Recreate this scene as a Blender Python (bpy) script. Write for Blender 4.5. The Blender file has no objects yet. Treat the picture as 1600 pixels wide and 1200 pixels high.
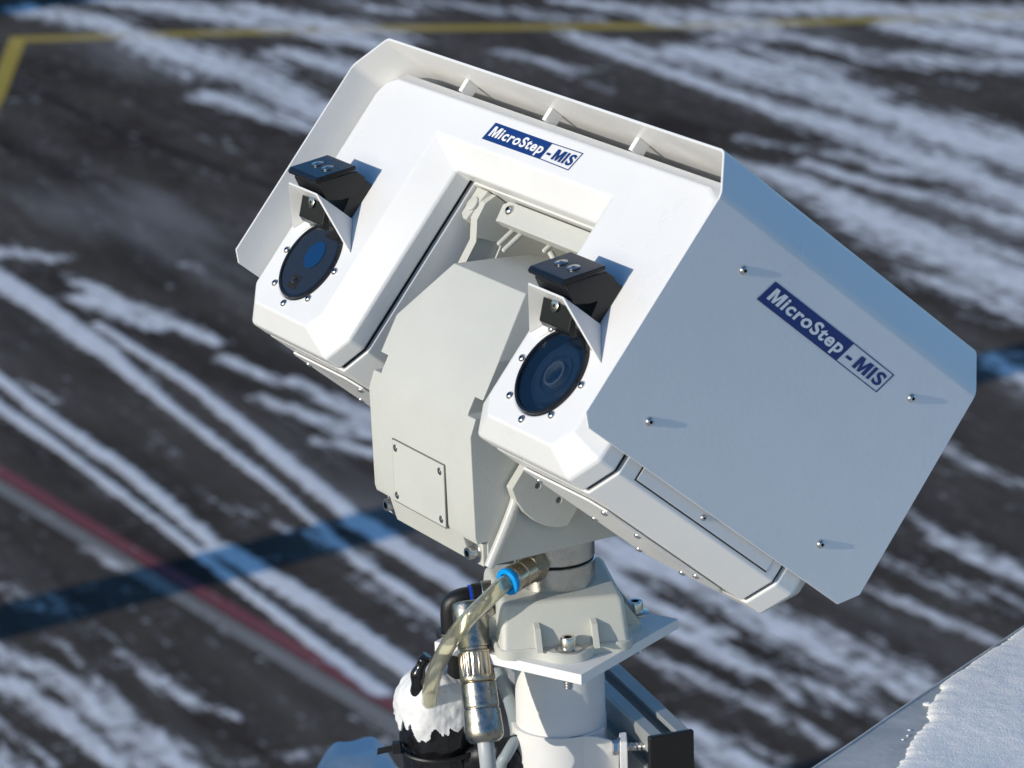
import bpy, bmesh, math, random
import numpy as np
from mathutils import Vector, Matrix, Quaternion
from mathutils import noise as mnoise

S = 0.2            # metres per drawing unit (1 unit = height of the sun shield's side)
GZ = 93.5          # the apron lies 93.5 units (18.7 m) below the camera
SC = bpy.context.scene

# ---------------------------------------------------------------- camera, sky, sun, exposure
CW = Matrix(((0.9995316523243937, 0.03060189539338261, 0.0),
             (-0.009039578708736019, 0.29525442548284564, -0.9553758999731798),
             (-0.029236313352338016, 0.9549284518910971, 0.2953927720010032)))
cam_d = bpy.data.cameras.new('camera')
cam = bpy.data.objects.new('camera', cam_d)
SC.collection.objects.link(cam)
cam.matrix_world = Matrix.Translation((0, 0, GZ * S)) @ CW.to_4x4()
cam_d.sensor_width = 36.0
cam_d.lens = 5700 / 1600 * 36.0
cam_d.clip_start = 0.1
cam_d.clip_end = 3000
cam_d.dof.use_dof = True
cam_d.dof.focus_distance = 15.7 * S
cam_d.dof.aperture_fstop = 13.5
SC.camera = cam
SC.render.resolution_x, SC.render.resolution_y = 1024, 768

SUN = Vector((-0.784, -0.55, 0.277)).normalized()      # towards the sun
elev = math.asin(SUN.z)
w = bpy.data.worlds.new('World'); SC.world = w; w.use_nodes = True
nt = w.node_tree
bg = nt.nodes['Background']
sky = nt.nodes.new('ShaderNodeTexSky'); sky.sky_type = 'NISHITA'
sky.sun_disc = False
sky.sun_elevation = elev
sky.sun_rotation = math.atan2(SUN.x, SUN.y)
sky.air_density = 1.0; sky.dust_density = 0.3; sky.ozone_density = 3.0
hs = nt.nodes.new('ShaderNodeHueSaturation'); hs.inputs['Saturation'].default_value = 1.25; hs.inputs['Hue'].default_value = 0.505   # deep winter blue
nt.links.new(sky.outputs[0], hs.inputs['Color']); nt.links.new(hs.outputs[0], bg.inputs[0])
bg.inputs[1].default_value = 0.145
sl = bpy.data.lights.new('sun', 'SUN'); sl.energy = 3.35; sl.angle = math.radians(0.5); sl.color = (1.0, 0.92, 0.80)
so = bpy.data.objects.new('sun', sl); SC.collection.objects.link(so)
so.rotation_euler = SUN.to_track_quat('Z', 'Y').to_euler()
so.location = (0, 0, 30)
SC.view_settings.view_transform = 'Standard'
SC.view_settings.look = 'None'
SC.view_settings.exposure = 0.08
SC.view_settings.gamma = 1.0

# ---------------------------------------------------------------- frames
O = Vector((0.07630864779086491, 15.03777548419221, -3.5040934798311607))
FR = {
 'D': (Matrix(((0.5044517158675517, 0.662479003312034, 0.5537599087405064),
               (-0.8634399031534169, 0.38704334688049213, 0.32352585874433604),
               (0.0, -0.6413415765441364, 0.7672554869102542))), O),
 'P': (Matrix(((0.5044517158675517, 0.8634399031534169, 0.0),
               (-0.8634399031534169, 0.5044517158675517, 0.0),
               (0.0, 0.0, 1.0))), O),
 'W': (Matrix.Identity(3), Vector((0, 0, 0))),
}
def T(fr, p):
    M, o = FR[fr]
    return (M @ Vector(p) + o + Vector((0, 0, GZ))) * S
def V(fr, d):
    return FR[fr][0] @ Vector(d)

# ---------------------------------------------------------------- materials
def mat(name, col, rough=0.4, metal=0.0, bump=0.0, bscale=200.0, var=0.0, vscale=8.0, coat=0.0, spec=0.5, trans=0.0, ior=1.45, rvar=0.0, bdetail=3.0, stretch=None):
    m = bpy.data.materials.new(name); m.use_nodes = True
    n = m.node_tree.nodes; l = m.node_tree.links
    b = n['Principled BSDF']
    b.inputs['Base Color'].default_value = (*col, 1)
    b.inputs['Roughness'].default_value = rough
    b.inputs['Metallic'].default_value = metal
    b.inputs['Specular IOR Level'].default_value = spec
    b.inputs['IOR'].default_value = ior
    b.inputs['Coat Weight'].default_value = coat
    b.inputs['Coat Roughness'].default_value = 0.05
    b.inputs['Transmission Weight'].default_value = trans
    tc = n.new('ShaderNodeTexCoord')
    vec = tc.outputs['Object']
    if stretch:
        mp = n.new('ShaderNodeMapping'); mp.inputs['Scale'].default_value = stretch
        l.new(vec, mp.inputs[0]); vec = mp.outputs[0]
    if bump:
        t = n.new('ShaderNodeTexNoise'); t.inputs['Scale'].default_value = bscale; t.inputs['Detail'].default_value = bdetail
        l.new(vec, t.inputs['Vector'])
        bp = n.new('ShaderNodeBump'); bp.inputs['Strength'].default_value = bump; bp.inputs['Distance'].default_value = 0.001
        l.new(t.outputs['Fac'], bp.inputs['Height']); l.new(bp.outputs[0], b.inputs['Normal'])
    if var or rvar:
        t = n.new('ShaderNodeTexNoise'); t.inputs['Scale'].default_value = vscale; t.inputs['Detail'].default_value = 8; t.inputs['Roughness'].default_value = 0.65
        l.new(vec, t.inputs['Vector'])
        if var:
            r = n.new('ShaderNodeValToRGB')
            r.color_ramp.elements[0].position = 0.3; r.color_ramp.elements[1].position = 0.7
            r.color_ramp.elements[0].color = (*[c * (1 - var) for c in col], 1)
            r.color_ramp.elements[1].color = (*[min(1, c * (1 + var * 0.4)) for c in col], 1)
            l.new(t.outputs['Fac'], r.inputs[0]); l.new(r.outputs[0], b.inputs['Base Color'])
        if rvar:
            mr = n.new('ShaderNodeMapRange')
            mr.inputs['From Min'].default_value = 0.3; mr.inputs['From Max'].default_value = 0.7
            mr.inputs['To Min'].default_value = max(0.02, rough - rvar); mr.inputs['To Max'].default_value = rough + rvar
            l.new(t.outputs['Fac'], mr.inputs[0]); l.new(mr.outputs[0], b.inputs['Roughness'])
    return m

M = dict(
 white=mat('white_powder_coat', (0.77, 0.77, 0.76), 0.33, bump=0.10, bscale=230, var=0.035, vscale=9, rvar=0.09, spec=0.5),
 cast=mat('ivory_cast_paint', (0.55, 0.555, 0.51), 0.45, bump=0.22, bscale=800, var=0.05, vscale=14, rvar=0.08),
 seam=mat('shaded_joint', (0.16, 0.16, 0.14), 0.6),
 plate=mat('white_gloss_plate', (0.80, 0.80, 0.80), 0.3, bump=0.1, bscale=150, var=0.05, vscale=30),
 pole=mat('white_tube_paint', (0.78, 0.78, 0.77), 0.35, bump=0.12, bscale=120, var=0.07, vscale=25),
 black=mat('black_plastic', (0.012, 0.012, 0.013), 0.38, bump=0.25, bscale=1500, spec=0.5),
 blackgloss=mat('black_gloss_anodised', (0.008, 0.009, 0.012), 0.16, bump=0.1, bscale=1500),
 gap=mat('dark_gap_gasket', (0.008, 0.008, 0.008), 0.7),
 steel=mat('stainless_steel', (0.62, 0.6, 0.57), 0.27, 1.0, rvar=0.1, vscale=400),
 steeldark=mat('black_socket', (0.015, 0.015, 0.015), 0.5, 0.3),
 alu=mat('turned_aluminium', (0.62, 0.60, 0.57), 0.3, 1.0, bump=0.05, bscale=300, var=0.12, vscale=90, rvar=0.08),
 nickel=mat('nickel_plated_brass', (0.42, 0.40, 0.35), 0.3, 1.0, bump=0.2, bscale=300, var=0.3, vscale=120, rvar=0.1),
 brass=mat('warm_nickel', (0.50, 0.43, 0.33), 0.3, 1.0, rvar=0.08, vscale=200),
 blue=mat('blue_release_ring', (0.0, 0.30, 0.80), 0.3),
 blueband=mat('blue_band', (0.01, 0.07, 0.55), 0.3),
 cable=mat('grey_cable', (0.30, 0.35, 0.37), 0.45),
 greycable=mat('pale_grey_cable', (0.42, 0.45, 0.46), 0.4),
 tape=mat('black_tape', (0.010, 0.010, 0.011), 0.2, bump=0.8, bscale=45, bdetail=5, coat=0.2),
 putty=mat('white_sealant', (0.74, 0.74, 0.73), 0.45, bump=0.6, bscale=60, bdetail=6, var=0.05, vscale=60),
 rail=mat('grey_aluminium_profile', (0.36, 0.38, 0.38), 0.42, 0.25, bump=0.1, bscale=80, var=0.08, vscale=30),
 logoblue=mat('navy_print', (0.006, 0.035, 0.17), 0.35),
 logowhite=mat('white_print', (0.80, 0.80, 0.80), 0.35),
 flash=mat('zinc_flashing', (0.46, 0.46, 0.44), 0.5, 0.0, bump=0.5, bscale=90, bdetail=8, var=0.3, vscale=22, rvar=0.1),
 wall=mat('painted_wall', (0.5, 0.5, 0.48), 0.7, var=0.1, vscale=2),
 mast=mat('mast_grey', (0.3, 0.3, 0.3), 0.6, var=0.1, vscale=2),
 yellow=None, red=None, greyline=None)

def glass_window(name, col, rough=0.03):
    m = mat(name, col, rough, coat=1.0, spec=0.6)
    return m
M['lensnavy'] = glass_window('navy_window_glass', (0.006, 0.015, 0.036))
M['cover'] = glass_window('cover_glass', (0.004, 0.012, 0.030), 0.02); M['cover'].node_tree.nodes['Principled BSDF'].inputs['Alpha'].default_value = 0.35
M['lensring'] = glass_window('lens_barrel_blue', (0.035, 0.06, 0.10), 0.15)
M['lensdeep'] = glass_window('deep_blue_lens', (0.002, 0.018, 0.060), 0.02)
M['lenslight'] = glass_window('lens_barrel_rim', (0.20, 0.25, 0.32), 0.12)
M['irdark'] = glass_window('infrared_window_plate', (0.018, 0.019, 0.022), 0.12)
M['irdark'].node_tree.nodes['Principled BSDF'].inputs['Coat Weight'].default_value = 0.15
M['irblue'] = glass_window('germanium_blue_window', (0.0, 0.022, 0.085), 0.05)
M['hose'] = mat('clear_yellowed_hose', (0.90, 0.88, 0.74), 0.08, trans=0.92, ior=1.42, spec=0.5)
M['hose2'] = mat('milky_hose', (0.80, 0.80, 0.76), 0.25, trans=0.35, ior=1.4)

# ---------------------------------------------------------------- mesh helpers
COL = SC.collection
def new_obj(name, mesh, parent=None, loc=(0, 0, 0)):
    o = bpy.data.objects.new(name, mesh); COL.objects.link(o)
    o.location = loc
    if parent: o.parent = parent
    return o
def tag(o, label=None, cat=None, group=None, kind=None):
    if label: o['label'] = label
    if cat: o['category'] = cat
    if group: o['group'] = group
    if kind: o['kind'] = kind
    return o
def empty(name, loc, label=None, cat=None, group=None):
    o = bpy.data.objects.new(name, None); COL.objects.link(o); o.location = loc
    o.empty_display_size = 0.05
    return tag(o, label, cat, group)
def absloc(o):
    v = Vector((0, 0, 0))
    while o:
        v += o.location; o = o.parent
    return v
def finish(name, bm, mats, parent=None, bevel=0, segs=2, solid=0, cutters=(), smooth=True, angle=35, origin=None, tri=False, subsurf=0, welded=True):
    """bm holds world coordinates in metres"""
    if welded: bmesh.ops.remove_doubles(bm, verts=bm.verts, dist=1e-6)
    bmesh.ops.recalc_face_normals(bm, faces=bm.faces)
    base = absloc(parent) if parent else (Vector(origin) if origin else Vector((0, 0, 0)))
    loc = Vector((0, 0, 0)) if parent else base
    me = bpy.data.meshes.new(name); bm.to_mesh(me); bm.free()
    me.transform(Matrix.Translation(-base))
    for m in (mats if isinstance(mats, (list, tuple)) else [mats]): me.materials.append(m)
    if bevel or solid or cutters or subsurf:
        tmp = bpy.data.objects.new('tmp', me); COL.objects.link(tmp)
        cs = []
        if solid:
            md = tmp.modifiers.new('s', 'SOLIDIFY'); md.thickness = solid * S; md.offset = 0; md.use_even_offset = True
        for cb in cutters:
            cm = bpy.data.meshes.new('c'); bmesh.ops.recalc_face_normals(cb, faces=cb.faces); cb.to_mesh(cm); cb.free()
            cm.transform(Matrix.Translation(-base))
            co = bpy.data.objects.new('c', cm); COL.objects.link(co); cs.append(co)
            md = tmp.modifiers.new('b', 'BOOLEAN'); md.operation = 'DIFFERENCE'; md.object = co; md.solver = 'EXACT'
        if bevel:
            md = tmp.modifiers.new('v', 'BEVEL'); md.width = bevel * S; md.segments = segs; md.limit_method = 'ANGLE'; md.angle_limit = math.radians(25)
            md.harden_normals = True
        if subsurf:
            md = tmp.modifiers.new('u', 'SUBSURF'); md.levels = subsurf; md.render_levels = subsurf
        for p in me.polygons: p.use_smooth = True
        dg = bpy.context.evaluated_depsgraph_get(); dg.update()
        ev = tmp.evaluated_get(dg)
        nm = bpy.data.meshes.new_from_object(ev, preserve_all_data_layers=True, depsgraph=dg)
        bpy.data.objects.remove(tmp)
        for c in cs: bpy.data.objects.remove(c)
        me = nm; me.name = name
        if not bevel and smooth:
            for p in me.polygons: p.use_smooth = True
            me.set_sharp_from_angle(angle=math.radians(angle))
    elif smooth:
        for p in me.polygons: p.use_smooth = True
        me.set_sharp_from_angle(angle=math.radians(angle))
    return new_obj(name, me, parent, loc)

def face(bm, fr, pts, mi=0):
    f = bm.faces.new([bm.verts.new(T(fr, p)) for p in pts]); f.material_index = mi; return f
def box(bm, fr, a, b, mi=0):
    x0, y0, z0 = a; x1, y1, z1 = b
    P = [(x0, y0, z0), (x1, y0, z0), (x1, y1, z0), (x0, y1, z0), (x0, y0, z1), (x1, y0, z1), (x1, y1, z1), (x0, y1, z1)]
    v = [bm.verts.new(T(fr, p)) for p in P]
    for q in ((0, 3, 2, 1), (4, 5, 6, 7), (0, 1, 5, 4), (1, 2, 6, 5), (2, 3, 7, 6), (3, 0, 4, 7)):
        bm.faces.new([v[i] for i in q]).material_index = mi
def loft(bm, fr, rings, cap=True, closed=True, mi=0):
    R = [[bm.verts.new(T(fr, p)) for p in r] for r in rings]
    n = len(R[0])
    for a, b in zip(R, R[1:]):
        for i in range(n if closed else n - 1):
            j = (i + 1) % n
            bm.faces.new((a[i], a[j], b[j], b[i])).material_index = mi
    if cap:
        bm.faces.new(R[0][::-1]).material_index = mi; bm.faces.new(R[-1]).material_index = mi
def prism(bm, fr, poly, axis, a, b, mi=0):
    def mk(p, v):
        p = list(p); p.insert(axis, v); return p
    loft(bm, fr, [[mk(p, a) for p in poly], [mk(p, b) for p in poly]], mi=mi)
def basis(d):
    d = Vector(d).normalized()
    h = Vector((0, 0, 1)) if abs(d.z) < 0.9 else Vector((1, 0, 0))
    u = d.cross(h).normalized(); return u, d.cross(u).normalized(), d
def lathe(bm, fr, c, d, prof, n=48, mi=0, mod=None, cap=True):
    """prof: (distance along d, radius[, material])"""
    c = T(fr, c); u, v, d = basis(V(fr, d))
    R = []
    for q in prof:
        h, r = q[0] * S, q[1] * S
        ring = []
        for i in range(n):
            a = 2 * math.pi * i / n
            rr = r * (mod(q[0], a) if mod else 1)
            ring.append(bm.verts.new(c + d * h + (u * math.cos(a) + v * math.sin(a)) * rr))
        R.append(ring)
    for k, (a, b) in enumerate(zip(R, R[1:])):
        m_ = prof[k][2] if len(prof[k]) > 2 else mi
        for i in range(n):
            j = (i + 1) % n
            bm.faces.new((a[i], a[j], b[j], b[i])).material_index = m_
    if cap:
        bm.faces.new(R[0][::-1]).material_index = prof[0][2] if len(prof[0]) > 2 else mi
        bm.faces.new(R[-1]).material_index = prof[-2][2] if len(prof[-2]) > 2 else mi
def catmull(P, k=8):
    P = [Vector(p) for p in P]; Q = [P[0] * 2 - P[1]] + P + [P[-1] * 2 - P[-2]]
    out = []
    for i in range(1, len(Q) - 2):
        for j in range(k):
            t = j / k; a, b, c, d = Q[i - 1], Q[i], Q[i + 1], Q[i + 2]
            out.append(0.5 * ((2 * b) + (c - a) * t + (2 * a - 5 * b + 4 * c - d) * t * t + (3 * b - 3 * c + d - a) * t ** 3))
    out.append(P[-1]); return out
def tube(bm, fr, P, r, n=24, k=8, rf=None, inner=None, mi=0):
    pts = [T(fr, p) for p in catmull(P, k)]
    rings = []; inn = []; up = None
    for i, p in enumerate(pts):
        d = (pts[min(i + 1, len(pts) - 1)] - pts[max(i - 1, 0)]).normalized()
        if up is None: up = basis(d)[0]
        u = (up - d * up.dot(d)).normalized(); up = u; v = d.cross(u)
        t = i / (len(pts) - 1)
        rr = (rf(t) if rf else r) * S
        rings.append([bm.verts.new(p + (u * math.cos(2 * math.pi * j / n) + v * math.sin(2 * math.pi * j / n)) * rr) for j in range(n)])
        if inner: inn.append([bm.verts.new(p + (u * math.cos(2 * math.pi * j / n) + v * math.sin(2 * math.pi * j / n)) * rr * inner) for j in range(n)])
    def skin(R, f):
        for a, b in zip(R, R[1:]):
            for i in range(n):
                j = (i + 1) % n
                bm.faces.new((a[i], a[j], b[j], b[i]) if f else (b[i], b[j], a[j], a[i])).material_index = mi
    skin(rings, True)
    if inner:
        skin(inn, False)
        for a, b in ((inn[0], rings[0]), (rings[-1], inn[-1])):
            for i in range(n):
                j = (i + 1) % n; bm.faces.new((a[i], a[j], b[j], b[i]))
    else:
        bm.faces.new(rings[0][::-1]); bm.faces.new(rings[-1])

# ---------------------------------------------------------------- screws: shared meshes, +Z outwards, unit head radius
def screw_mesh(kind):
    bm = bmesh.new(); n = 24
    def lz(prof, mi=0, cap=True, nn=n, rot=0):
        R = [[bm.verts.new((r * math.cos(2 * math.pi * i / nn + rot), r * math.sin(2 * math.pi * i / nn + rot), h)) for i in range(nn)] for h, r in prof]
        for a, b in zip(R, R[1:]):
            for i in range(nn):
                j = (i + 1) % nn; bm.faces.new((a[i], a[j], b[j], b[i])).material_index = mi
        return R
    if kind == 'button':
        R = lz([(0, 1), (.1, 1), (.35, .92), (.58, .72), (.70, .45), (.70, .42)])
        R2 = lz([(.70, .40), (.3, .38)], 1, nn=24)
        bm.faces.new(R2[-1]).material_index = 1
        for i in range(n): bm.faces.new((R[-1][i], R[-1][(i + 1) % n], R2[0][(i + 1) % n], R2[0][i]))
    elif kind == 'cap':
        R = lz([(0, 1), (1.35, 1), (1.5, .9), (1.5, .55)])
        R2 = lz([(1.5, .52), (.9, .5)], 1)
        bm.faces.new(R2[-1]).material_index = 1
        for i in range(n): bm.faces.new((R[-1][i], R[-1][(i + 1) % n], R2[0][(i + 1) % n], R2[0][i]))
        lz([(-.02, 0.9), (-.02, 1.75), (.16, 1.75), (.2, 1.68), (.2, .9)])
    elif kind == 'flat':
        R = lz([(0, 1), (.08, 1), (.13, .93), (.13, .32)])
        R2 = lz([(.13, .30), (-.1, .28)], 1)
        bm.faces.new(R2[-1]).material_index = 1
        for i in range(n): bm.faces.new((R[-1][i], R[-1][(i + 1) % n], R2[0][(i + 1) % n], R2[0][i]))
    elif kind == 'hexbolt':
        R = lz([(.18, 1), (.85, 1), (.95, .88)], nn=6)
        bm.faces.new(R[-1])
        lz([(0, .8), (0, 1.35), (.18, 1.35), (.18, .8)])
    bmesh.ops.recalc_face_normals(bm, faces=bm.faces)
    me = bpy.data.meshes.new('screw_' + kind); bm.to_mesh(me); bm.free()
    me.materials.append(M['steel']); me.materials.append(M['steeldark'])
    for p in me.polygons: p.use_smooth = True
    me.set_sharp_from_angle(angle=math.radians(40))
    return me
SM = {k: screw_mesh(k) for k in ('button', 'cap', 'flat', 'hexbolt')}
def screw(parent, fr, p, d, r, kind='button', name='screw', hs=1.0):
    o = bpy.data.objects.new(name, SM[kind]); COL.objects.link(o)
    o.parent = parent
    o.location = T(fr, p) - absloc(parent)
    q = V(fr, d).to_track_quat('Z', 'Y')
    o.rotation_mode = 'QUATERNION'; o.rotation_quaternion = q @ Quaternion((0, 0, 1), random.random() * 6.28)
    o.scale = (r * S, r * S, r * S * hs)
    return o

# ---------------------------------------------------------------- lettering
def text_mesh(s, bold, shear, spacing=1.0):
    cu = bpy.data.curves.new('t', 'FONT'); cu.body = s; cu.size = 1; cu.offset = bold; cu.shear = shear; cu.space_character = spacing
    cu.resolution_u = 6
    o = bpy.data.objects.new('t', cu); COL.objects.link(o)
    dg = bpy.context.evaluated_depsgraph_get(); dg.update()
    me = bpy.data.meshes.new_from_object(o.evaluated_get(dg), depsgraph=dg)
    bpy.data.objects.remove(o)
    co = [v.co.copy() for v in me.vertices]; fs = [list(p.vertices) for p in me.polygons]
    return co, fs
def logo(parent, put, TL, BL, TR, BR, DT, DB, italic, nrm, sp=1.0):
    """put(a, b, lift) -> world point; corner points given as (a, b). Letters keep the sign's own skew."""
    def quad(bm, P, lift): bm.faces.new([bm.verts.new(put(a, b, lift)) for a, b in P])
    def text(bm, s, P, x0, x1, y0, y1, lift):
        co, fs = layout(s)
        X0, X1 = min(c[0] for c in co), max(c[0] for c in co); Y0, Y1 = CAPS
        tl, bl, tr, br = P
        vs = []
        for c in co:
            fx = x0 + (x1 - x0) * (c[0] - X0) / (X1 - X0); fy = y0 + (y1 - y0) * (c[1] - Y0) / (Y1 - Y0)
            top = [tl[k] + (tr[k] - tl[k]) * fx for k in (0, 1)]; bot = [bl[k] + (br[k] - bl[k]) * fx for k in (0, 1)]
            vs.append(bm.verts.new(put(bot[0] + (top[0] - bot[0]) * fy, bot[1] + (top[1] - bot[1]) * fy, lift)))
        for f in fs:
            try: bm.faces.new([vs[i] for i in f])
            except ValueError: pass
    bm = bmesh.new(); quad(bm, [BL, DB, DT, TL], 0.0022)
    sign = finish('name_panel', bm, M['logoblue'], parent, welded=False)
    bm = bmesh.new()
    t = 0.0045
    # thin outline of the right half
    def lerp(p, q, f): return (p[0] + (q[0] - p[0]) * f, p[1] + (q[1] - p[1]) * f)
    L = math.dist(DT, TR); Hh = math.dist(TR, BR)
    ft = t / Hh; fl = t / L
    quad(bm, [lerp(DT, DB, ft), lerp(TR, BR, ft), TR, DT], 0.0022)
    quad(bm, [DB, BR, lerp(BR, TR, ft), lerp(DB, DT, ft)], 0.0022)
    a, b = lerp(TR, BR, ft), lerp(BR, TR, ft)
    quad(bm, [lerp(b, lerp(DB, DT, ft), fl * 1.3), b, a, lerp(a, lerp(DT, DB, ft), fl * 1.3)], 0.0022)
    text(bm, '- MIS', (DT, DB, TR, BR), 0.07, 0.93, 0.20, 0.80, 0.0024)
    finish('lettering', bm, M['logoblue'], sign, welded=False)
    bm = bmesh.new()
    text(bm, 'MicroStep', (TL, BL, DT, DB), 0.055, 0.96, 0.25, 0.83, 0.0042)
    finish('lettering', bm, M['logowhite'], sign, welded=False)
    return sign
_co, _ = text_mesh('I', 0.03, 0)
CAPS = (min(c.y for c in _co), max(c.y for c in _co))
def layout(s):
    """heavy lettering; the M is drawn by hand as the stock glyph clogs when emboldened"""
    co, fs = [], []; x = 0.0; h0, h1 = CAPS; h = h1 - h0
    for part in s.replace('M', '|M|').split('|'):
        if not part.strip() and part != ' ': continue
        if part == 'M':
            w = .98 * h; P = [(0, 0), (0, 1), (.31, 1), (.5, .40), (.69, 1), (1, 1), (1, 0), (.76, 0), (.76, .70), (.585, 0), (.415, 0), (.24, .70), (.24, 0)]
            k = len(co); co += [(x + a * w, h0 + b * h) for a, b in P]
            for f in ((0, 1, 11, 12), (1, 2, 10, 11), (2, 3, 9, 10), (3, 4, 8, 9), (4, 5, 7 + 1, 8), (5, 6, 7, 8)):
                f = tuple(dict.fromkeys(f)); fs.append([k + i for i in f])
            x += w + .10
        else:
            c, f = text_mesh(part.strip(), 0.030, 0, 1.12); m0 = min(v.x for v in c); m1 = max(v.x for v in c); k = len(co)
            co += [(x + v.x - m0, v.y) for v in c]; fs += [[k + i for i in q] for q in f]
            x += m1 - m0 + .10
            if part[0] == '-': x += .12
    return co, fs

# ================================================================ THE CAMERA HEAD
head = empty('pan_tilt_camera', T('P', (0, 0.1, -2.3)),
             'white twin-lens pan-tilt camera head with slatted sun shield, tilted upwards on its pole', 'camera')
rnd = random.Random(4); random.seed(7)

# ---- sun shield (bent sheet)
w_, dx, dz, DP = 1.5, 0.14, 0.17, 1.63
bm = bmesh.new()
def V3(x, y, z): return bm.verts.new(T('D', (x, y, z)))
def side(sx):
    P = [(0, 0), (0, -1), (.049, -1.044), (1.585, -1.044), (1.659, -.96), (DP, 0)]
    return [(sx * w_, y, z) for y, z in P]
R_ = side(1); L_ = side(-1)
for quad in (R_, L_,
             [(w_, 0, 0), (w_, DP, 0), (w_ - dx, DP, dz), (w_ - dx, 0, dz)],
             [(-w_, 0, 0), (-w_, DP, 0), (-w_ + dx, DP, dz), (-w_ + dx, 0, dz)],
             [(-w_ + dx, 0, dz), (w_ - dx, 0, dz), (w_ - dx, DP, dz), (-w_ + dx, DP, dz)]):
    bm.faces.new([V3(*p) for p in quad])
def sheet(name, bm, mats, parent, bend=0.02, thick=0.012, edge=0.002):
    bmesh.ops.remove_doubles(bm, verts=bm.verts, dist=1e-6)
    bmesh.ops.recalc_face_normals(bm, faces=bm.faces)
    es = [e for e in bm.edges if len(e.link_faces) == 2]
    if bend:
        bmesh.ops.bevel(bm, geom=es, offset=bend * S, segments=4, affect='EDGES', profile=0.5, clamp_overlap=True)
    return finish(name, bm, mats, parent, bevel=edge, segs=1, solid=thick)
shield = sheet('sun_shield', bm, M['white'], head)
for y, z in ((.28, -.184), (.279, -.885), (1.343, -.178), (1.338, -.883)):
    screw(shield, 'D', (w_ + .006, y, z), (1, 0, 0), .019, 'button', hs=1.2)
    screw(shield, 'D', (-w_ - .006, y, z), (-1, 0, 0), .019, 'button', hs=1.2)
logo(shield, lambda a, b, l: T('D', (w_ + .0065 + l, a, b)), (.442, -.141), (.409, -.243), (1.203, -.146), (1.172, -.248), (.941, -.143), (.909, -.246), False, 1, 1.12)
# spacer ribs between shield and housing
for x in (-.887, -.17, .52, 1.29):
    bm = bmesh.new(); box(bm, 'D', (x - .014, .185, .101), (x + .014, .25, .1635))
    finish('spacer_rib', bm, M['white'], shield, bevel=.002, segs=1)

# ---- housing outlines (x, z), an upside-down U
def outline(xo, xi, zt, zit, zb, co, ci, top, topx, hb=None):
    """xo outer x, xi inner x, zt top z, zit top of the opening, zb bottom; co/ci bottom corner cuts"""
    right = [(xi, zit), (xi, zb + ci[1]), (xi + ci[0], zb), (xo - co[0], zb), (xo, zb + co[1]), (xo, zt - top), (xo - topx * .28, zt - top * .35), (xo - topx, zt)]
    left = [(-x, z) for x, z in right][::-1]
    return right + left
F0 = outline(1.36, .725, .038, -.136, -1.165, (.085, .085), (.065, .075), .10, .10)
F1 = outline(1.472, .575, .10, -.24, -1.245, (.105, .125), (.085, .125), .10, .10)
def ring(ol, y): return [(x, y, z) for x, z in ol]
def inset(ol, d):
    n = len(ol); out = []
    for i in range(n):
        p0, p, p1 = Vector(ol[i - 1]), Vector(ol[i]), Vector(ol[(i + 1) % n])
        a = (p - p0).normalized(); b = (p1 - p).normalized()
        na, nb = Vector((-a.y, a.x)), Vector((-b.y, b.x))
        m = (na + nb); m = m / max(.3, m.dot(na))
        out.append(tuple(p - m * d))
    return out
def area(ol): return sum(ol[i - 1][0] * ol[i][1] - ol[i][0] * ol[i - 1][1] for i in range(len(ol))) / 2
SG = 1 if area(F1) < 0 else -1
cover_bm = bmesh.new()
loft(cover_bm, 'D', [ring(F0, .1), ring(F1, .2), ring(F1, .292)])
cutters = []
LX = {1: (1.016, -.894), -1: (-1.05, -.888)}
for s in (1, -1):
    c = bmesh.new(); lathe(c, 'D', (LX[s][0], .07, LX[s][1]), (0, 1, 0), [(0, .197), (.10, .197)], 64); cutters.append(c)
cover = finish('front_cover', cover_bm, M['white'], head, bevel=.012, segs=3, cutters=cutters)
FI = inset(F1, SG * .02)
bm = bmesh.new(); loft(bm, 'D', [ring(FI, .290), ring(FI, .315)])
finish('gasket', bm, M['gap'], head)
bm = bmesh.new(); loft(bm, 'D', [ring(F1, .311), ring(F1, 1.258)])
mid = finish('middle_housing', bm, M['white'], head, bevel=.008, segs=2)
bm = bmesh.new(); loft(bm, 'D', [ring(FI, 1.255), ring(FI, 1.285)])
finish('gasket', bm, M['gap'], head)
F2 = outline(1.36, .70, .02, -.2, -1.17, (.085, .085), (.065, .075), .10, .10)
bm = bmesh.new(); loft(bm, 'D', [ring(F1, 1.277), ring(F1, 1.38), ring(F2, 1.50)])
finish('rear_cover', bm, M['white'], head, bevel=.012, segs=3)
logo(cover, lambda a, b, l: T('D', (a, .1 - .0005 - l, b)), (-.345, -.005), (-.373, -.093), (.369, -.003), (.34, -.095), (.127, -.006), (.105, -.091), True, 1, 0.98)
for z in (1,):
    # recessed side hatch on the right flank, its rim just under the shield
    bm = bmesh.new(); box(bm, 'D', (1.470, .40, -1.098), (1.4755, 1.20, -.6))
    h = finish('side_hatch', bm, M['white'], mid, bevel=.003, segs=1)
    bm = bmesh.new(); box(bm, 'D', (1.4715, .392, -1.104), (1.4735, 1.20, -.595)); finish('seam', bm, M['gap'], h)
    screw(h, 'D', (1.4755, .78, -1.068), (1, 0, 0), .014, 'button')

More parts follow.
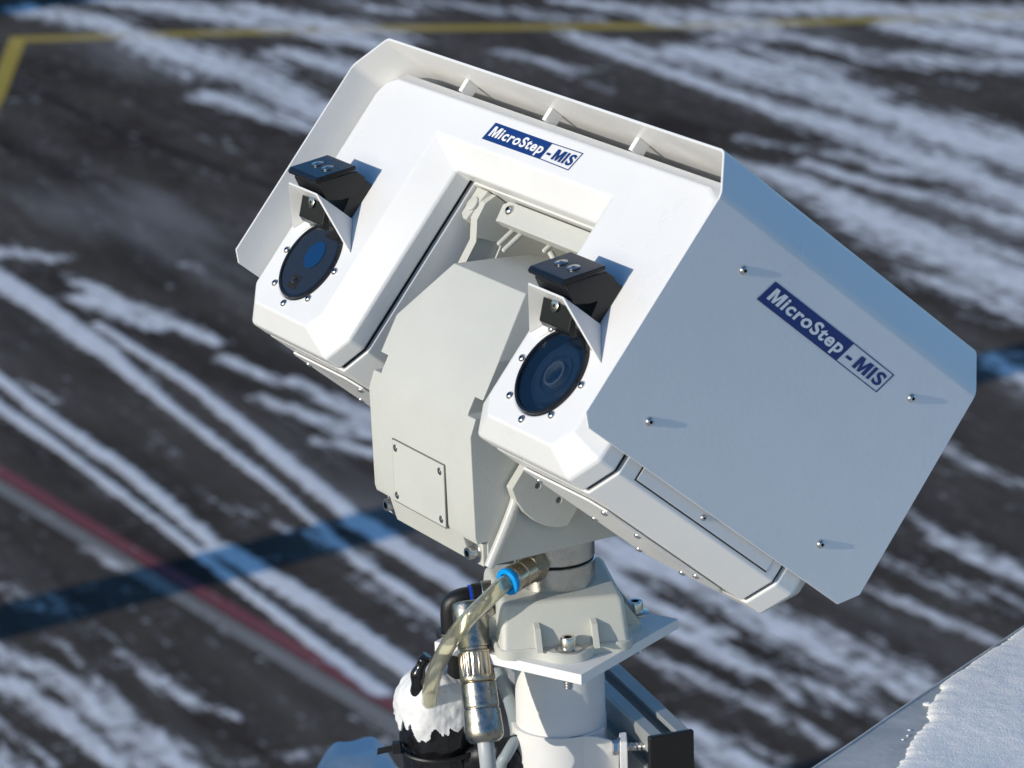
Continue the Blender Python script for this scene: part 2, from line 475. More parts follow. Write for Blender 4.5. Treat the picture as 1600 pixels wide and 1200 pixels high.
# ---- bottom access plates with screws
for s, off in ((1, 0), (-1, -2.03)):
    bm = bmesh.new()
    P = [(.70, .46), (.76, .41), (1.26, .41), (1.325, .47), (1.325, 1.16), (1.27, 1.225), (.75, 1.225), (.69, 1.15)]
    prism(bm, 'D', [(x + off, y) for x, y in P], 2, -1.259, -1.249)
    bp = finish('bottom_plate', bm, M['white'], mid, bevel=.002, segs=1)
    for x in (.75, 1.275):
        for y in ((.52, .86, 1.14) if x < 1 else (.50, .70, 1.06)):
            screw(bp, 'D', (x + off, y, -1.259), (0, 0, -1), .016, 'button')
    for x in (1.02,):
        screw(bp, 'D', (x + off, 1.19, -1.259), (0, 0, -1), .016, 'button')

# ---- windows
for s in (1, -1):
    cx, cz = LX[s]
    def L(prof, m, par, name, n=72, cc=(0, 0)):
        bm = bmesh.new(); lathe(bm, 'D', (cx + cc[0], .1, cz + cc[1]), (0, -1, 0), prof, n); return finish(name, bm, m, par, angle=30)
    win = L([(-.07, .196), (.004, .196), (.012, .192), (.012, .180), (.002, .177), (-.066, .177)], M['blackgloss'], head, 'camera_window' if s == 1 else 'thermal_window')
    if s == 1:
        L([(-.001, .178), (.004, .178)], M['cover'], win, 'glass')
        L([(-.065, .190), (-.060, .190), (-.060, .136), (-.024, .132), (-.020, .128), (-.020, .120), (-.024, .118), (-.026, .092), (-.020, .090), (-.020, .084), (-.030, .080), (-.032, .058)], M['lensring'], win, 'lens_barrel')
        L([(-.040, .058), (-.012, .056), (-.010, .052), (-.010, .047), (-.013, .045), (-.034, .040), (-.038, .02)], M['lenslight'], win, 'lens_ring')
        L([(-.045, .043), (-.036, .041), (-.030, .034), (-.026, .022), (-.024, .010), (-.024, .002)], M['lensdeep'], win, 'lens')
    else:
        L([(-.02, .178), (.006, .178)], M['irdark'], win, 'glass')
        L([(.006, .068), (.0085, .068)], M['irblue'], win, 'lens', cc=(.014, .03))
        bm = bmesh.new(); box(bm, 'D', (cx - .052, .0935, cz - .150), (cx + .022, .0925, cz - .082))
        sq = finish('laser_port', bm, M['gap'], win, bevel=.001, segs=1)
        bm = bmesh.new(); lathe(bm, 'D', (cx - .012, .0925, cz - .116), (0, -1, 0), [(0, .020), (.008, .017), (.013, .008), (.014, .002)], 24)
        finish('port_lens', bm, M['irdark'], sq)
    for k in range(8):
        a = math.radians(45 * k)
        if k == 2: continue
        screw(win, 'D', (cx + .227 * math.cos(a + .0), .1, cz + .225 * math.sin(a)), (0, -1, 0), .0175, 'button')

# ---- visors and washer blocks
for s in (1, -1):
    X = 1.005 if s == 1 else -1.066; Z = 0.0
    def v(x, y, z): return (X + x, y, z + Z)
    A, B = v(-.13, -.125, -.645), v(.13, -.125, -.645)
    A2, B2 = v(-.13, .098, -.645), v(.13, .098, -.645)
    Lb, Rb = v(-.27, .098, -.785), v(.27, .098, -.785)
    bm = bmesh.new()
    # hood sheets
    for P in ([A, B, B2, A2], [B, Rb, B2], [A, A2, Lb]):
        bm.faces.new([bm.verts.new(T('D', p)) for p in P])
    vis = sheet('visor', bm, M['white'], head, bend=0, thick=.009, edge=.0015)
    bm = bmesh.new()
    for a, b in ((-.185, -.16), (.16, .185)):
        pass
    # base flange on the cover, either side of the window
    prism(bm, 'D', [(X - .245, -.79), (X - .135, -.66), (X - .125, -.69), (X - .115, -.715), (X - .19, -.792)], 1, .0955, .0995)
    finish('base_flange', bm, M['white'], vis)
    # washer block: side profile (y, z)
    xl, xr = X - .125, X + .125
    bm = bmesh.new()
    # upright foot on the cover
    prism(bm, 'D', [(.0995, -.466), (.0995, -.640), (.045, -.640), (.038, -.600), (.025, -.555), (-.03, -.52), (-.012, -.462), (.02, -.459)], 0, xl + .004, xr - .004)
    blk = finish('washer_block', bm, M['black'], head, bevel=.004, segs=2)
    bm = bmesh.new()   # slanting arm
    prism(bm, 'D', [(.045, -.455), (-.010, -.455), (-.135, -.590), (-.118, -.612), (-.06, -.640), (.005, -.600), (.055, -.545)], 0, xl, xr)
    finish('nozzle_arm', bm, M['black'], blk, bevel=.004, segs=2)
    bm = bmesh.new()   # cover plate on the arm
    prism(bm, 'D', [(-.021, -.452), (-.033, -.440), (-.163, -.583), (-.163, -.603), (-.150, -.610), (-.140, -.597)], 0, xl - .006, xr + .006)
    lid = finish('cover_plate', bm, M['blackgloss'], blk, bevel=.003, segs=2)
    nrm = Vector((0, -.143, .130)).normalized()
    for xx in (-.048, .046):
        screw(lid, 'D', (X + xx + .0, -.0995, -.510), tuple(nrm), .027, 'flat')
    bm = bmesh.new()   # nozzle plate hanging under the hood
    prism(bm, 'D', [(-.035, -.652), (-.052, -.655), (-.01, -.742), (.02, -.752), (.035, -.742)], 0, xl + .025, xr + .0)
    noz = finish('nozzle', bm, M['blackgloss'], blk, bevel=.004, segs=2)
    screw(noz, 'D', (X + .002, -.050, -.672), (0, -.9, -.42), .026, 'flat')

# ---- yoke seen through the opening
bm = bmesh.new()
box(bm, 'D', (-.30, .335, -.352), (.57, .42, -.250))
yoke = finish('yoke_beam', bm, M['cast'], head, bevel=.008, segs=2)
bm = bmesh.new(); prism(bm, 'D', [(-.30, -.25), (-.30, -.335), (-.34, -.352), (-.36, -.27), (-.33, -.25)], 1, .36, .42); finish('beam_end', bm, M['cast'], yoke, bevel=.004)
screw(yoke, 'D', (-.245, .335, -.290), (0, -1, 0), .024, 'button')
for x, ln in ((-.31, .10), (-.24, .12), (.0, .05)):
    bm = bmesh.new(); lathe(bm, 'D', (x, .45, -.33), (-.1, -.25, -1), [(0, .012), (ln, .011), (ln + .006, .006)], 16); finish('pin', bm, M['cast'], yoke)
for s in (-1, 1):
    c1 = bmesh.new(); prism(c1, 'D', [(.42, -.47), (.58, -.40), (.60, -.56), (.43, -.62)], 0, s * .475 - .03, s * .475 + .012) if s == 1 else prism(c1, 'D', [(.40, -.44), (.52, -.40), (.545, -.52), (.42, -.60)], 0, -.462, -.40)
    c2 = bmesh.new(); prism(c2, 'D', [(.42, -.65), (.60, -.57), (.62, -.80), (.43, -.85)], 0, -.462, -.40)
    bm = bmesh.new()
    prism(bm, 'D', [(.36, -.245), (.335, -.30), (.345, -.38), (.40, -.46), (.45, -.9), (.85, -.9), (.85, -.245)], 0, min(s * .50, s * .445), max(s * .50, s * .445))
    finish('yoke_arm', bm, M['cast'], yoke, bevel=.005, segs=2, cutters=[c1, c2] if s == -1 else [])
    bm = bmesh.new()
    prism(bm, 'D', [(s * .565, -.245), (s * .565, -.38), (s * .53, -.40), (s * .505, -.40), (s * .475, -.245)], 1, .33, .40)
    pl = finish('pivot_bracket', bm, M['cast'], yoke, bevel=.005)
    bm = bmesh.new(); lathe(bm, 'D', (s * .52, .33, -.325), (0, -1, 0), [(0, .034), (.008, .034), (.010, .030)], 32); finish('boss', bm, M['cast'], pl)
bm = bmesh.new(); box(bm, 'D', (-.56, .92, -1.1), (.56, .95, -.2)); finish('rear_web', bm, M['cast'], yoke)
bm = bmesh.new(); tube(bm, 'D', [(-.05, .50, -.36), (.18, .62, -.50), (.42, .75, -.66)], .014, 12, 3); finish('tie_rod', bm, M['cast'], yoke)
bm = bmesh.new(); tube(bm, 'D', [(.10, .50, -.34), (.30, .60, -.46), (.5, .70, -.60)], .010, 12, 3); finish('tie_rod', bm, M['cast'], yoke)

# ---- pan-tilt body
prof = [(-.505, -1.755, .435), (-.545, -1.615, .438), (-.553, -1.17, .438), (-.52, -1.08, .438), (-.405, -.868, .435), (-.185, -.643, .30), (.0, -.652, .30), (.20, -.665, .29), (.42, -.72, .28), (.60, -.90, .435), (.60, -1.745, .435)]
bm = bmesh.new()
Lv = [bm.verts.new(T('P', (-h, y, z))) for y, z, h in prof]; Rv = [bm.verts.new(T('P', (h, y, z))) for y, z, h in prof]
n = len(prof)
for i in range(n):
    j = (i + 1) % n; bm.faces.new((Lv[i], Lv[j], Rv[j], Rv[i]))
for VV in (Lv, Rv):
    bm.faces.new([VV[i] for i in (4, 5, 6, 7, 8, 9)]); bm.faces.new([VV[i] for i in (0, 1, 2, 3, 4, 9, 10)])
cut = []
for s in (1, -1):
    c = bmesh.new(); xa, xb = sorted((s * .372, s * .60)); box(c, 'P', (xa, -.75, -1.095), (xb, -.05, -1.022)); cut.append(c)
    c = bmesh.new(); xa, xb = sorted((s * .318, s * .60)); box(c, 'P', (xa, -.75, -1.90), (xb, -.485, -1.645)); cut.append(c)
body = finish('pan_tilt_body', bm, M['cast'], head, bevel=.010, segs=2, cutters=cut)
for s in (1, -1):
    screw(body, 'P', (s * .372, -.505 if s > 0 else -.485, -1.700), (0, -1, 0), .028, 'cap', hs=1.1)
bm = bmesh.new(); box(bm, 'P', (-.235, -.560, -1.632), (.210, -.548, -1.353))
ap = finish('access_plate', bm, M['cast'], body, bevel=.006, segs=2)
bm = bmesh.new(); box(bm, 'P', (-.2385, -.556, -1.6355), (.2135, -.551, -1.3495)); finish('seam', bm, M['seam'], ap)
for x in (-.205, .18):
    for z in (-1.60, -1.385):
        screw(ap, 'P', (x, -.560, z), (0, -1, 0), .017, 'flat')
# tilt discs under the head
for s in (1, -1):
    bm = bmesh.new()
    pts = [(.597, -1.20), (.600, -1.335)] + [(y, z) for y, z in ((.65, -1.366), (.717, -1.387), (.785, -1.392), (.85, -1.383), (.90, -1.363), (.945, -1.335))] + [(.94, -1.20)]
    x0, x1 = sorted((s * .50, s * .45))
    hc = []
    for y, z in ((.704, -1.262), (.835, -1.262)):
        c = bmesh.new(); lathe(c, 'D', (s * .52, y, z), (-s, 0, 0), [(0, .013), (.05, .013)], 20); hc.append(c)
    prism(bm, 'D', pts, 0, x0, x1)
    finish('tilt_disc', bm, M['cast'], head, bevel=.004, segs=2, cutters=hc)
bm = bmesh.new(); tube(bm, 'P', [(.462, -.35, -1.44), (.462, -.372, -1.505), (.462, -.43, -1.62), (.458, -.495, -1.745)], .022, 16, 4, inner=.7)
finish('drain_hose', bm, M['hose2'], body)
bm = bmesh.new(); box(bm, 'P', (.345, -.505, -1.752), (.43, -.44, -1.65)); finish('fixing_lug', bm, M['cast'], body, bevel=.003)

# ---- pan bearing
bm = bmesh.new(); lathe(bm, 'P', (0, .1, -1.74), (0, 0, -1), [(0, .178), (.205, .178), (.210, .174, 1), (.212, .166, 1), (.218, .166, 1), (.220, .174), (.224, .179), (.36, .179)], 96)
brg = finish('pan_bearing', bm, [M['alu'], M['gap']], head, angle=25)

# ---- base box, frustum turned on its plate
UU, VV_ = Vector((.9285, -.3714, 0)), Vector((.3714, .9285, 0)); BC = Vector((0, .09, 0))
def bx(a, b, z): return tuple(BC + UU * a + VV_ * b + Vector((0, 0, z)))
def rr(hx, hy, r, z, k=5):
    out = []
    for cx, cy, a0 in ((hx - r, hy - r, 0), (-hx + r, hy - r, 90), (-hx + r, -hy + r, 180), (hx - r, -hy + r, 270)):
        for i in range(k + 1):
            a = math.radians(a0 + 90 * i / k); out.append(bx(cx + r * math.cos(a), cy + r * math.sin(a), z))
    return out
bm = bmesh.new()
loft(bm, 'P', [rr(.320, .284, .03, -2.262), rr(.308, .281, .03, -2.235), rr(.268, .272, .03, -2.10), rr(.263, .267, .03, -2.082), rr(.250, .256, .025, -2.068), rr(.236, .242, .025, -2.0655)])
base = finish('base_box', bm, M['cast'], head, angle=50)
bm = bmesh.new()   # flange with four lobes
pts = []
for q in range(4):
    for t in range(-10, 11):
        f = t / 10
        hh = (.332, .300)[q % 2]; oth = (.300, .332)[q % 2]
        bulge = .085 * math.exp(-(f * 2.6) ** 4)
        a = f * (oth - .02); d = hh + bulge
        if abs(f) > .93: d -= (abs(f) - .93) * .25
        p = [(d, a), (-a, d), (-d, -a), (a, -d)][q]
        pts.append(p)
prism_pts = [bx(a, b, 0) for a, b in pts]
bm.clear()
loft(bm, 'P', [[(p[0], p[1], -2.3) for p in prism_pts], [(p[0], p[1], -2.262) for p in prism_pts], [(BC.x + (p[0] - BC.x) * .98, BC.y + (p[1] - BC.y) * .98, -2.255) for p in prism_pts]])
finish('base_flange', bm, M['cast'], base, angle=40)
for q, (a, b) in enumerate(((.365, 0), (0, .365), (-.365, 0), (0, -.365))):
    screw(base, 'P', bx(a, b, -2.254), (0, 0, 1), .034, 'cap', 'bolt', hs=1.1)
    for t in (-.125, .125):   # stiffening ribs beside each bolt
        bm = bmesh.new()
        du, dv = (1, 0) if q == 0 else (0, 1) if q == 1 else (-1, 0) if q == 2 else (0, -1)
        h0 = .288 if q % 2 == 0 else .270
        P = []
        for sgn in (-.012, .012):
            P.append([bx(du * r + dv * (t + sgn) * (1 if True else 1), dv * r + du * (t + sgn), z) for r, z in ((h0, -2.255), (h0 + .095, -2.255), (h0 + .035, -2.165), (h0 - .02, -2.145))])
        loft(bm, 'P', P); finish('rib', bm, M['cast'], base)

# push-in air fitting on the bearing
ax = Vector((-.119, -.12, -.023)); 
bm = bmesh.new(); lathe(bm, 'W', (.092, 14.93, -5.440), ax, [(-.06, .045), (0, .045), (.0, .066), (.055, .066), (.058, .06)], 6); nut = finish('hose_fitting', bm, M['brass'], head, angle=20)
bm = bmesh.new(); lathe(bm, 'W', Vector((.092, 14.93, -5.440)) + ax * .33, ax, [(0, .055), (.005, .060), (.055, .060), (.06, .056), (.064, .056), (.075, .060), (.110, .060), (.118, .054)], 40); finish('barrel', bm, M['brass'], nut)
bm = bmesh.new(); lathe(bm, 'W', Vector((.092, 14.93, -5.440)) + ax * 1.03, ax, [(0, .045), (0, .057), (.016, .062), (.026, .060), (.028, .040), (-.01, .038)], 40); finish('release_ring', bm, M['blue'], nut)

# ================================================================ POLE, PLATE, CLAMP
pole = empty('mounting_pole', T('W', (.163, 15.1, -9.2)), 'white painted steel pole under the camera head with square top plate and clamp', 'pole')
px, py = .173, 15.18
bm = bmesh.new(); lathe(bm, 'W', (px, py, -9.2), (0, 0, 1), [(0, .201), (3.345, .201), (3.348, .200)], 96); finish('tube', bm, M['pole'], pole)
e1, e2 = Vector((-.415, .910, 0)), Vector((.910, .415, 0)); pc = Vector((.013, .095, 0)); hp = .388
bm = bmesh.new()
q = [pc + e1 * a * hp + e2 * b * hp for a, b in ((1, 1), (-1, 1), (-1, -1), (1, -1))]
loft(bm, 'P', [[(p.x, p.y, -2.348) for p in q], [(p.x, p.y, -2.3005) for p in q]])
plate = finish('top_plate', bm, M['plate'], pole, bevel=.003, segs=2)
for a, b in ((.348, 0), (0, .365), (-.348, 0), (0, -.365)):
    c_ = bx(a, b, -2.348)
    bm = bmesh.new(); lathe(bm, 'P', c_, (0, 0, -1), [(0, .022)] + [(.006 * i, .022 if i % 2 else .0185) for i in range(1, 16)] + [(.098, .012)], 20); finish('bolt_end', bm, M['steel'], plate)
# clamp band with ear
bm = bmesh.new()
ri, ro, z0, z1 = .2015, .222, -6.46, -6.275
n = 96; gap0, gap1 = math.radians(-28), math.radians(20)
A = [gap1 + (2 * math.pi - (gap1 - gap0)) * i / n for i in range(n + 1)]
rings = []
for a in A:
    c, s_ = math.cos(a), math.sin(a)
    rings.append([(px + ri * c, py + ri * s_, z0), (px + ro * c, py + ro * s_, z0), (px + ro * c, py + ro * s_, z1), (px + ri * c, py + ri * s_, z1)])
loft(bm, 'W', rings)
clamp = finish('pipe_clamp', bm, M['pole'], pole, bevel=.004, segs=2)
def ear(ang, off):
    bm = bmesh.new()
    d = Vector((math.cos(ang), math.sin(ang), 0)); t = Vector((-d.y, d.x, 0)); c = Vector((px, py, 0))
    P = []
    for r, zl, zh in ((.205, z0, z1), (.235, z0, z1), (.27, z0 - .01, z1 - .012), (.31, z0 - .03, z1 - .05), (.322, z0 - .03, z1 - .06)):
        P.append([tuple(c + d * r + t * (off - .008) + Vector((0, 0, zl))), tuple(c + d * r + t * (off + .008) + Vector((0, 0, zl))), tuple(c + d * r + t * (off + .008) + Vector((0, 0, zh))), tuple(c + d * r + t * (off - .008) + Vector((0, 0, zh)))])
    loft(bm, 'W', P); return finish('clamp_ear', bm, M['pole'], clamp, bevel=.005, segs=2)
bm = bmesh.new()
path = [(px + .214 * math.cos(math.radians(-82)), py + .214 * math.sin(math.radians(-82))), (px + .214 * math.cos(math.radians(-64)), py + .214 * math.sin(math.radians(-64))), (.33, 14.985), (.385, 15.0), (.425, 15.03)]
P = []
for (x, y), (zl, zh) in zip(path, ((z0, z1), (z0, z1), (z0 - .01, z1 - .005), (z0 - .03, z1 - .03), (z0 - .05, z1 - .06))):
    P.append([(x, y - .008, zl), (x, y + .008, zl), (x, y + .008, zh), (x, y - .008, zh)])
loft(bm, 'W', P); finish('clamp_ear', bm, M['pole'], clamp, bevel=.004, segs=2)
bm = bmesh.new(); prism(bm, 'W', [(14.925, -6.40), (14.925, -6.33), (14.95, -6.295), (15.04, -6.285), (15.04, -6.50), (14.95, -6.46)], 0, .428, .462); finish('clamp_ear', bm, M['pole'], clamp, bevel=.005, segs=2)
bm = bmesh.new(); lathe(bm, 'W', (.43, 14.985, -6.335), (1, .02, 0), [(.0, .020)] + [(.01 * i, .020 if i % 2 else .0165) for i in range(1, 14)], 20)
cb = finish('clamp_bolt', bm, M['steel'], clamp)
screw(cb, 'W', (.428, 14.985, -6.335), (-1, -.05, 0), .034, 'hexbolt', 'bolt_head')

# ================================================================ RAIL
rl = empty('mounting_rail', T('W', (.62, 15.0, -6.4)), 'grey slotted aluminium profile behind the pole with a black plastic end cap', 'rail')
rd = Vector((-.325, .946, 0)).normalized(); rs = Vector((rd.y, -rd.x, 0))     # along, to the right
ro_ = Vector((.552, 14.93, -6.262))
def rp(a, s_, z): return tuple(ro_ + rd * a + rs * s_ + Vector((0, 0, z)))
W_, Hh_, LN = .205, .42, 1.9
bm = bmesh.new()
sec = [(0, -.012), (.012, 0), (.066, 0), (.072, -.006), (.072, -.022), (.060, -.022), (.060, -.055), (.145, -.055), (.145, -.022), (.133, -.022), (.133, -.006), (.139, 0), (W_ - .012, 0), (W_, -.012), (W_, -Hh_), (0, -Hh_),
       (0, -.36), (.02, -.36), (.02, -.372), (.05, -.372), (.05, -.268), (.02, -.268), (.02, -.28), (0, -.28),
       (0, -.16), (.02, -.16), (.02, -.172), (.05, -.172), (.05, -.068), (.02, -.068), (.02, -.08), (0, -.08)]
loft(bm, 'W', [[rp(0, s_, z) for s_, z in sec], [rp(LN, s_, z) for s_, z in sec]])
finish('profile', bm, M['rail'], rl, bevel=.0012, segs=1)
bm = bmesh.new()
loft(bm, 'W', [[rp(-.03, s_, z) for s_, z in ((-.004, .004), (W_ + .004, .004), (W_ + .004, -Hh_), (-.004, -Hh_))], [rp(-.0005, s_, z) for s_, z in ((-.004, .004), (W_ + .004, .004), (W_ + .004, -Hh_), (-.004, -Hh_))]])
finish('end_cap', bm, M['black'], rl, bevel=.008, segs=3)

# ================================================================ CONNECTORS, HOSE, CABLES
cc = empty('cable_connector', T('W', (-.13, 14.66, -5.6)), 'shiny nickel elbow cable connector with knurled nut and grey cable hanging from the base box', 'cable connector')
c0, c1 = Vector((-.214, 14.93, -5.665)), Vector((-.165, 14.69, -6.145))
ax = (c1 - c0).normalized()
def knurl(lo, hi, k, amp):
    return lambda h, a: (1 - amp * (0.5 - 0.5 * math.tanh(4 * math.sin(k * a)))) if lo < h < hi else 1
bm = bmesh.new(); lathe(bm, 'W', c0, ax, [(-.058, .062), (-.052, .074), (-.04, .079), (.03, .078), (.10, .073), (.145, .072), (.148, .066), (.158, .066)], 48); finish('elbow_body', bm, M['nickel'], cc, angle=30)
bm = bmesh.new(); lathe(bm, 'W', c0 + ax * .158, ax, [(0, .070), (.004, .074), (.012, .075), (.014, .075), (.11, .076), (.112, .077), (.135, .079), (.140, .074)], 144, mod=knurl(.013, .111, 18, .075)); finish('knurled_nut', bm, M['brass'], cc, angle=60)
bm = bmesh.new(); lathe(bm, 'W', c0 + ax * .298, ax, [(0, .072), (.006, .078), (.10, .079), (.105, .0795), (.112, .076), (.116, .076), (.120, .081), (.205, .085), (.235, .084), (.252, .074), (.262, .060), (.262, .046), (.225, .044)], 64); bar = finish('barrel', bm, M['nickel'], cc, angle=35)
bm = bmesh.new(); lathe(bm, 'W', c0 + ax * .5, ax, [(0, .045), (.045, .045)], 32); finish('seal', bm, mat('green_seal', (.05, .09, .02), .5), bar)
bm = bmesh.new(); tube(bm, 'W', [c0 + ax * .48, c0 + ax * .62, (-.150, 14.68, -6.36), (-.143, 14.72, -6.6), (-.16, 14.95, -7.3), (-.1, 15.0, -9.0)], .036, 24, 8); finish('cable', bm, M['greycable'], cc)
bm = bmesh.new()   # side outlet to the box
lathe(bm, 'W', (-.19, 14.94, -5.675), (1, .4, -.10), [(0, .05), (.03, .058), (.062, .058), (.064, .048), (.072, .048), (.074, .056), (.10, .056), (.102, .046), (.20, .046)], 40); finish('outlet', bm, M['nickel'], cc)
bm = bmesh.new()   # square flange
for dy in (0,):
    u, v2, d2 = basis((1, .3, 0)); c_ = Vector((-.128, 15.02, -5.69))
    sq = [(-.07, -.07), (.07, -.07), (.07, .07), (-.07, .07)]
    loft(bm, 'W', [[tuple(c_ + u * a + v2 * b) for a, b in sq], [tuple(c_ + d2 * .02 + u * a + v2 * b) for a, b in sq]])
fl = finish('square_flange', bm, M['nickel'], cc, bevel=.006)
for a, b in ((-.052, -.052), (.052, -.052), (.052, .052), (-.052, .052)):
    screw(fl, 'W', tuple(c_ + u * a + v2 * b), tuple(-d2), .014, 'button')

be = empty('elbow_plug', T('W', (-.25, 14.9, -5.6)), 'black plastic elbow plug with a thin blue band left of the base box', 'cable plug')
bm = bmesh.new(); tube(bm, 'W', [(-.215, 15.11, -5.648), (-.255, 15.1, -5.652), (-.292, 15.10, -5.672), (-.302, 15.10, -5.72), (-.300, 15.10, -5.80)], .046, 32, 6); finish('elbow', bm, M['black'], be)
bm = bmesh.new(); lathe(bm, 'W', (-.219, 15.11, -5.648), (1, .15, .03), [(0, .0525), (.012, .0525)], 40); finish('blue_band', bm, M['blueband'], be)
bm = bmesh.new(); lathe(bm, 'W', (-.207, 15.112, -5.647), (1, .15, .03), [(0, .05), (.004, .055), (.038, .055), (.042, .05)], 96, mod=lambda h, a: 1 - .03 * (math.sin(24 * a) > 0)); finish('knurled_ring', bm, M['black'], be)
bm = bmesh.new(); lathe(bm, 'W', (-.165, 15.12, -5.645), (1, .15, .03), [(0, .058), (.004, .062), (.09, .062), (.092, .05), (.20, .05)], 40); finish('metal_collar', bm, M['nickel'], be)
bm = bmesh.new(); lathe(bm, 'W', (-.300, 15.10, -5.795), (.08, 0, -1), [(0, .066), (.006, .070), (.024, .070), (.030, .062), (.034, .067), (.055, .067), (.07, .045), (.16, .040)], 40); finish('gland', bm, M['black'], be)
bm = bmesh.new(); tube(bm, 'W', [(-.290, 15.10, -5.89), (-.29, 15.14, -6.0), (-.32, 15.2, -6.2), (-.34, 15.2, -6.6)], .036, 16, 6); finish('cable', bm, M['black'], be)

ho = bmesh.new()
tube(ho, 'W', [(.004, 14.84, -5.457), (-.031, 14.806, -5.464), (-.068, 14.768, -5.474), (-.135, 14.72, -5.520), (-.218, 14.71, -5.598), (-.306, 14.78, -5.737), (-.382, 14.92, -5.939), (-.408, 15.03, -6.10), (-.40, 15.10, -6.20)], .036, 32, 10, inner=.80)
hose = finish('air_hose', ho, M['hose'], None, origin=T('W', (-.412, 15.01, -6.10)), angle=60)
tag(hose, 'clear yellowish plastic hose curving from the blue ring fitting down into white sealant', 'hose')

# taped bundle
tb = empty('taped_bundle', T('W', (-.37, 14.9, -7.2)), 'black taped cable bundle topped with smeared white sealant and held by a zip tie', 'cable bundle')
def bundle(name, off, n, zs, keep, m, parent, seed, amp):
    bm = bmesh.new(); R = []
    cx_, cy_ = -.376, 15.20
    for k, z in enumerate(zs):
        t = (z + 6.03) / -.22
        r = .172 * (1 - max(0, 1 - t) ** 2.6) ** .5 if z > -6.25 else .172 + .006 * math.sin((z + 6.29) * 9)
        row = []
        for i in range(n):
            a = 2 * math.pi * i / n
            d = mnoise.noise(Vector((math.cos(a) * 1.6, math.sin(a) * 1.6, z * 7 + seed))) * amp * 1.6 + mnoise.noise(Vector((math.cos(a) * 5, math.sin(a) * 5, z * 22 + seed))) * amp * .6 + mnoise.noise(Vector((math.cos(a) * 11, math.sin(a) * 11, z * 50 + seed))) * amp * .10
            tz = -.012 * math.exp(-((z + 6.38) / .018) ** 2)
            rr_ = max(.0, r + off + (d + tz) * min(1, r / .08))
            row.append(bm.verts.new(T('W', (cx_ + rr_ * math.cos(a), cy_ + rr_ * math.sin(a), z + off))))
        R.append(row)
    for k, (a, b) in enumerate(zip(R, R[1:])):
        for i in range(n):
            if keep is None or keep(2 * math.pi * i / n, zs[k]):
                bm.faces.new((a[i], a[(i + 1) % n], b[(i + 1) % n], b[i]))
    bmesh.ops.delete(bm, geom=[v_ for v_ in bm.verts if not v_.link_faces], context='VERTS')
    return finish(name, bm, m, parent, angle=80) if keep is None else finish(name, bm, m, parent, solid=.010, angle=80)
zs1 = [-6.032 - .018 * k * (1 if k > 6 else .55) for k in range(0, 40)]
zs1 = sorted({round(z, 4) for z in zs1 + [-7.2]}, reverse=True)
bundle('tape_wrap', 0, 96, zs1, None, M['tape'], tb, 3.1, .010)
def ragged(a, z):
    lim = -6.265 + .05 * mnoise.noise(Vector((math.cos(a) * 2.2, math.sin(a) * 2.2, 4.4))) * 2 + .026 * mnoise.noise(Vector((math.cos(a) * 7 + z * 12, math.sin(a) * 7, 1.4))) * 2 + .004 * mnoise.noise(Vector((a * 30, z * 60, 0)))
    return z > lim or z > -6.20
zs2 = [-6.03 - .42 * (k / 110) ** 1.15 for k in range(111)]
bundle('sealant', .018, 320, zs2, ragged, M['putty'], tb, 3.1, .012)
bm = bmesh.new()
for k in range(1):
    tube(bm, 'W', [(-.376 + .178 * math.cos(a), 15.20 + .178 * math.sin(a), -6.38 + .012 * math.sin(a * 1.0)) for a in [2 * math.pi * i / 24 for i in range(25)]], .011, 8, 3)
zt = finish('zip_tie', bm, M['black'], tb)
bm = bmesh.new(); box(bm, 'W', (-.585, 15.09, -6.38), (-.545, 15.13, -6.33)); finish('lock', bm, M['black'], zt, bevel=.004)
bm = bmesh.new(); loft(bm, 'W', [[(-.655, 15.1, -6.385), (-.655, 15.106, -6.385), (-.650, 15.106, -6.355), (-.650, 15.1, -6.355)], [(-.560, 15.1, -6.365), (-.560, 15.106, -6.365), (-.560, 15.106, -6.337), (-.560, 15.1, -6.337)]]); finish('tail', bm, M['black'], zt)
# folded tape end sticking out of the top
bm = bmesh.new(); tube(bm, 'W', [(-.454, 15.1, -6.10), (-.459, 15.08, -6.01), (-.430, 15.08, -5.935), (-.412, 15.08, -5.905)], .03, 20, 6, rf=lambda t: .036 * (1 - t * .45) * (1 + .15 * math.sin(t * 20))); finish('tape_end', bm, M['tape'], tb)
bm = bmesh.new(); tube(bm, 'W', [(-.37, 15.25, -6.09), (-.31, 15.25, -6.03), (-.25, 15.23, -6.03)], .035, 16, 5); finish('tape_end', bm, M['tape'], tb)

# other cables behind
def cable(name, pts, r, m, label, cat, n=20, rf=None):
    bm = bmesh.new(); tube(bm, 'W', pts, r, n, 10, rf=rf); o = finish(name, bm, m, None, origin=T('W', pts[-1]), angle=70)
    return tag(o, label, cat)
cable('cable', [(-.16, 15.25, -5.75), (-.112, 15.22, -5.995), (-.065, 15.2, -6.15), (-.03, 15.2, -6.32), (.0, 15.25, -6.8), (.05, 15.3, -8)], .030, M['cable'], 'shaded grey-blue cable running down left of the pole behind the metal connector', 'cable')
cable('corrugated_conduit', [(-.52, 15.2, -6.9), (-.30, 15.15, -6.50), (-.165, 15.12, -6.40), (-.055, 15.1, -6.42), (-.02, 15.1, -6.62), (-.02, 15.1, -7.4)], .07, M['black'], 'black corrugated conduit looping beside the pole below the clamp', 'conduit', rf=lambda t: .066 * (1 + .07 * math.sin(t * 420)), n=24)
cable('coiled_cable', [(-.12, 15.05, -6.75), (-.105, 15.03, -6.45), (-.075, 15.03, -6.375), (-.03, 15.10, -6.33), (.0, 15.25, -6.36), (.0, 15.35, -6.7)], .026, M['cable'], 'short dull grey cable bent round the foot of the pole clamp', 'cable')
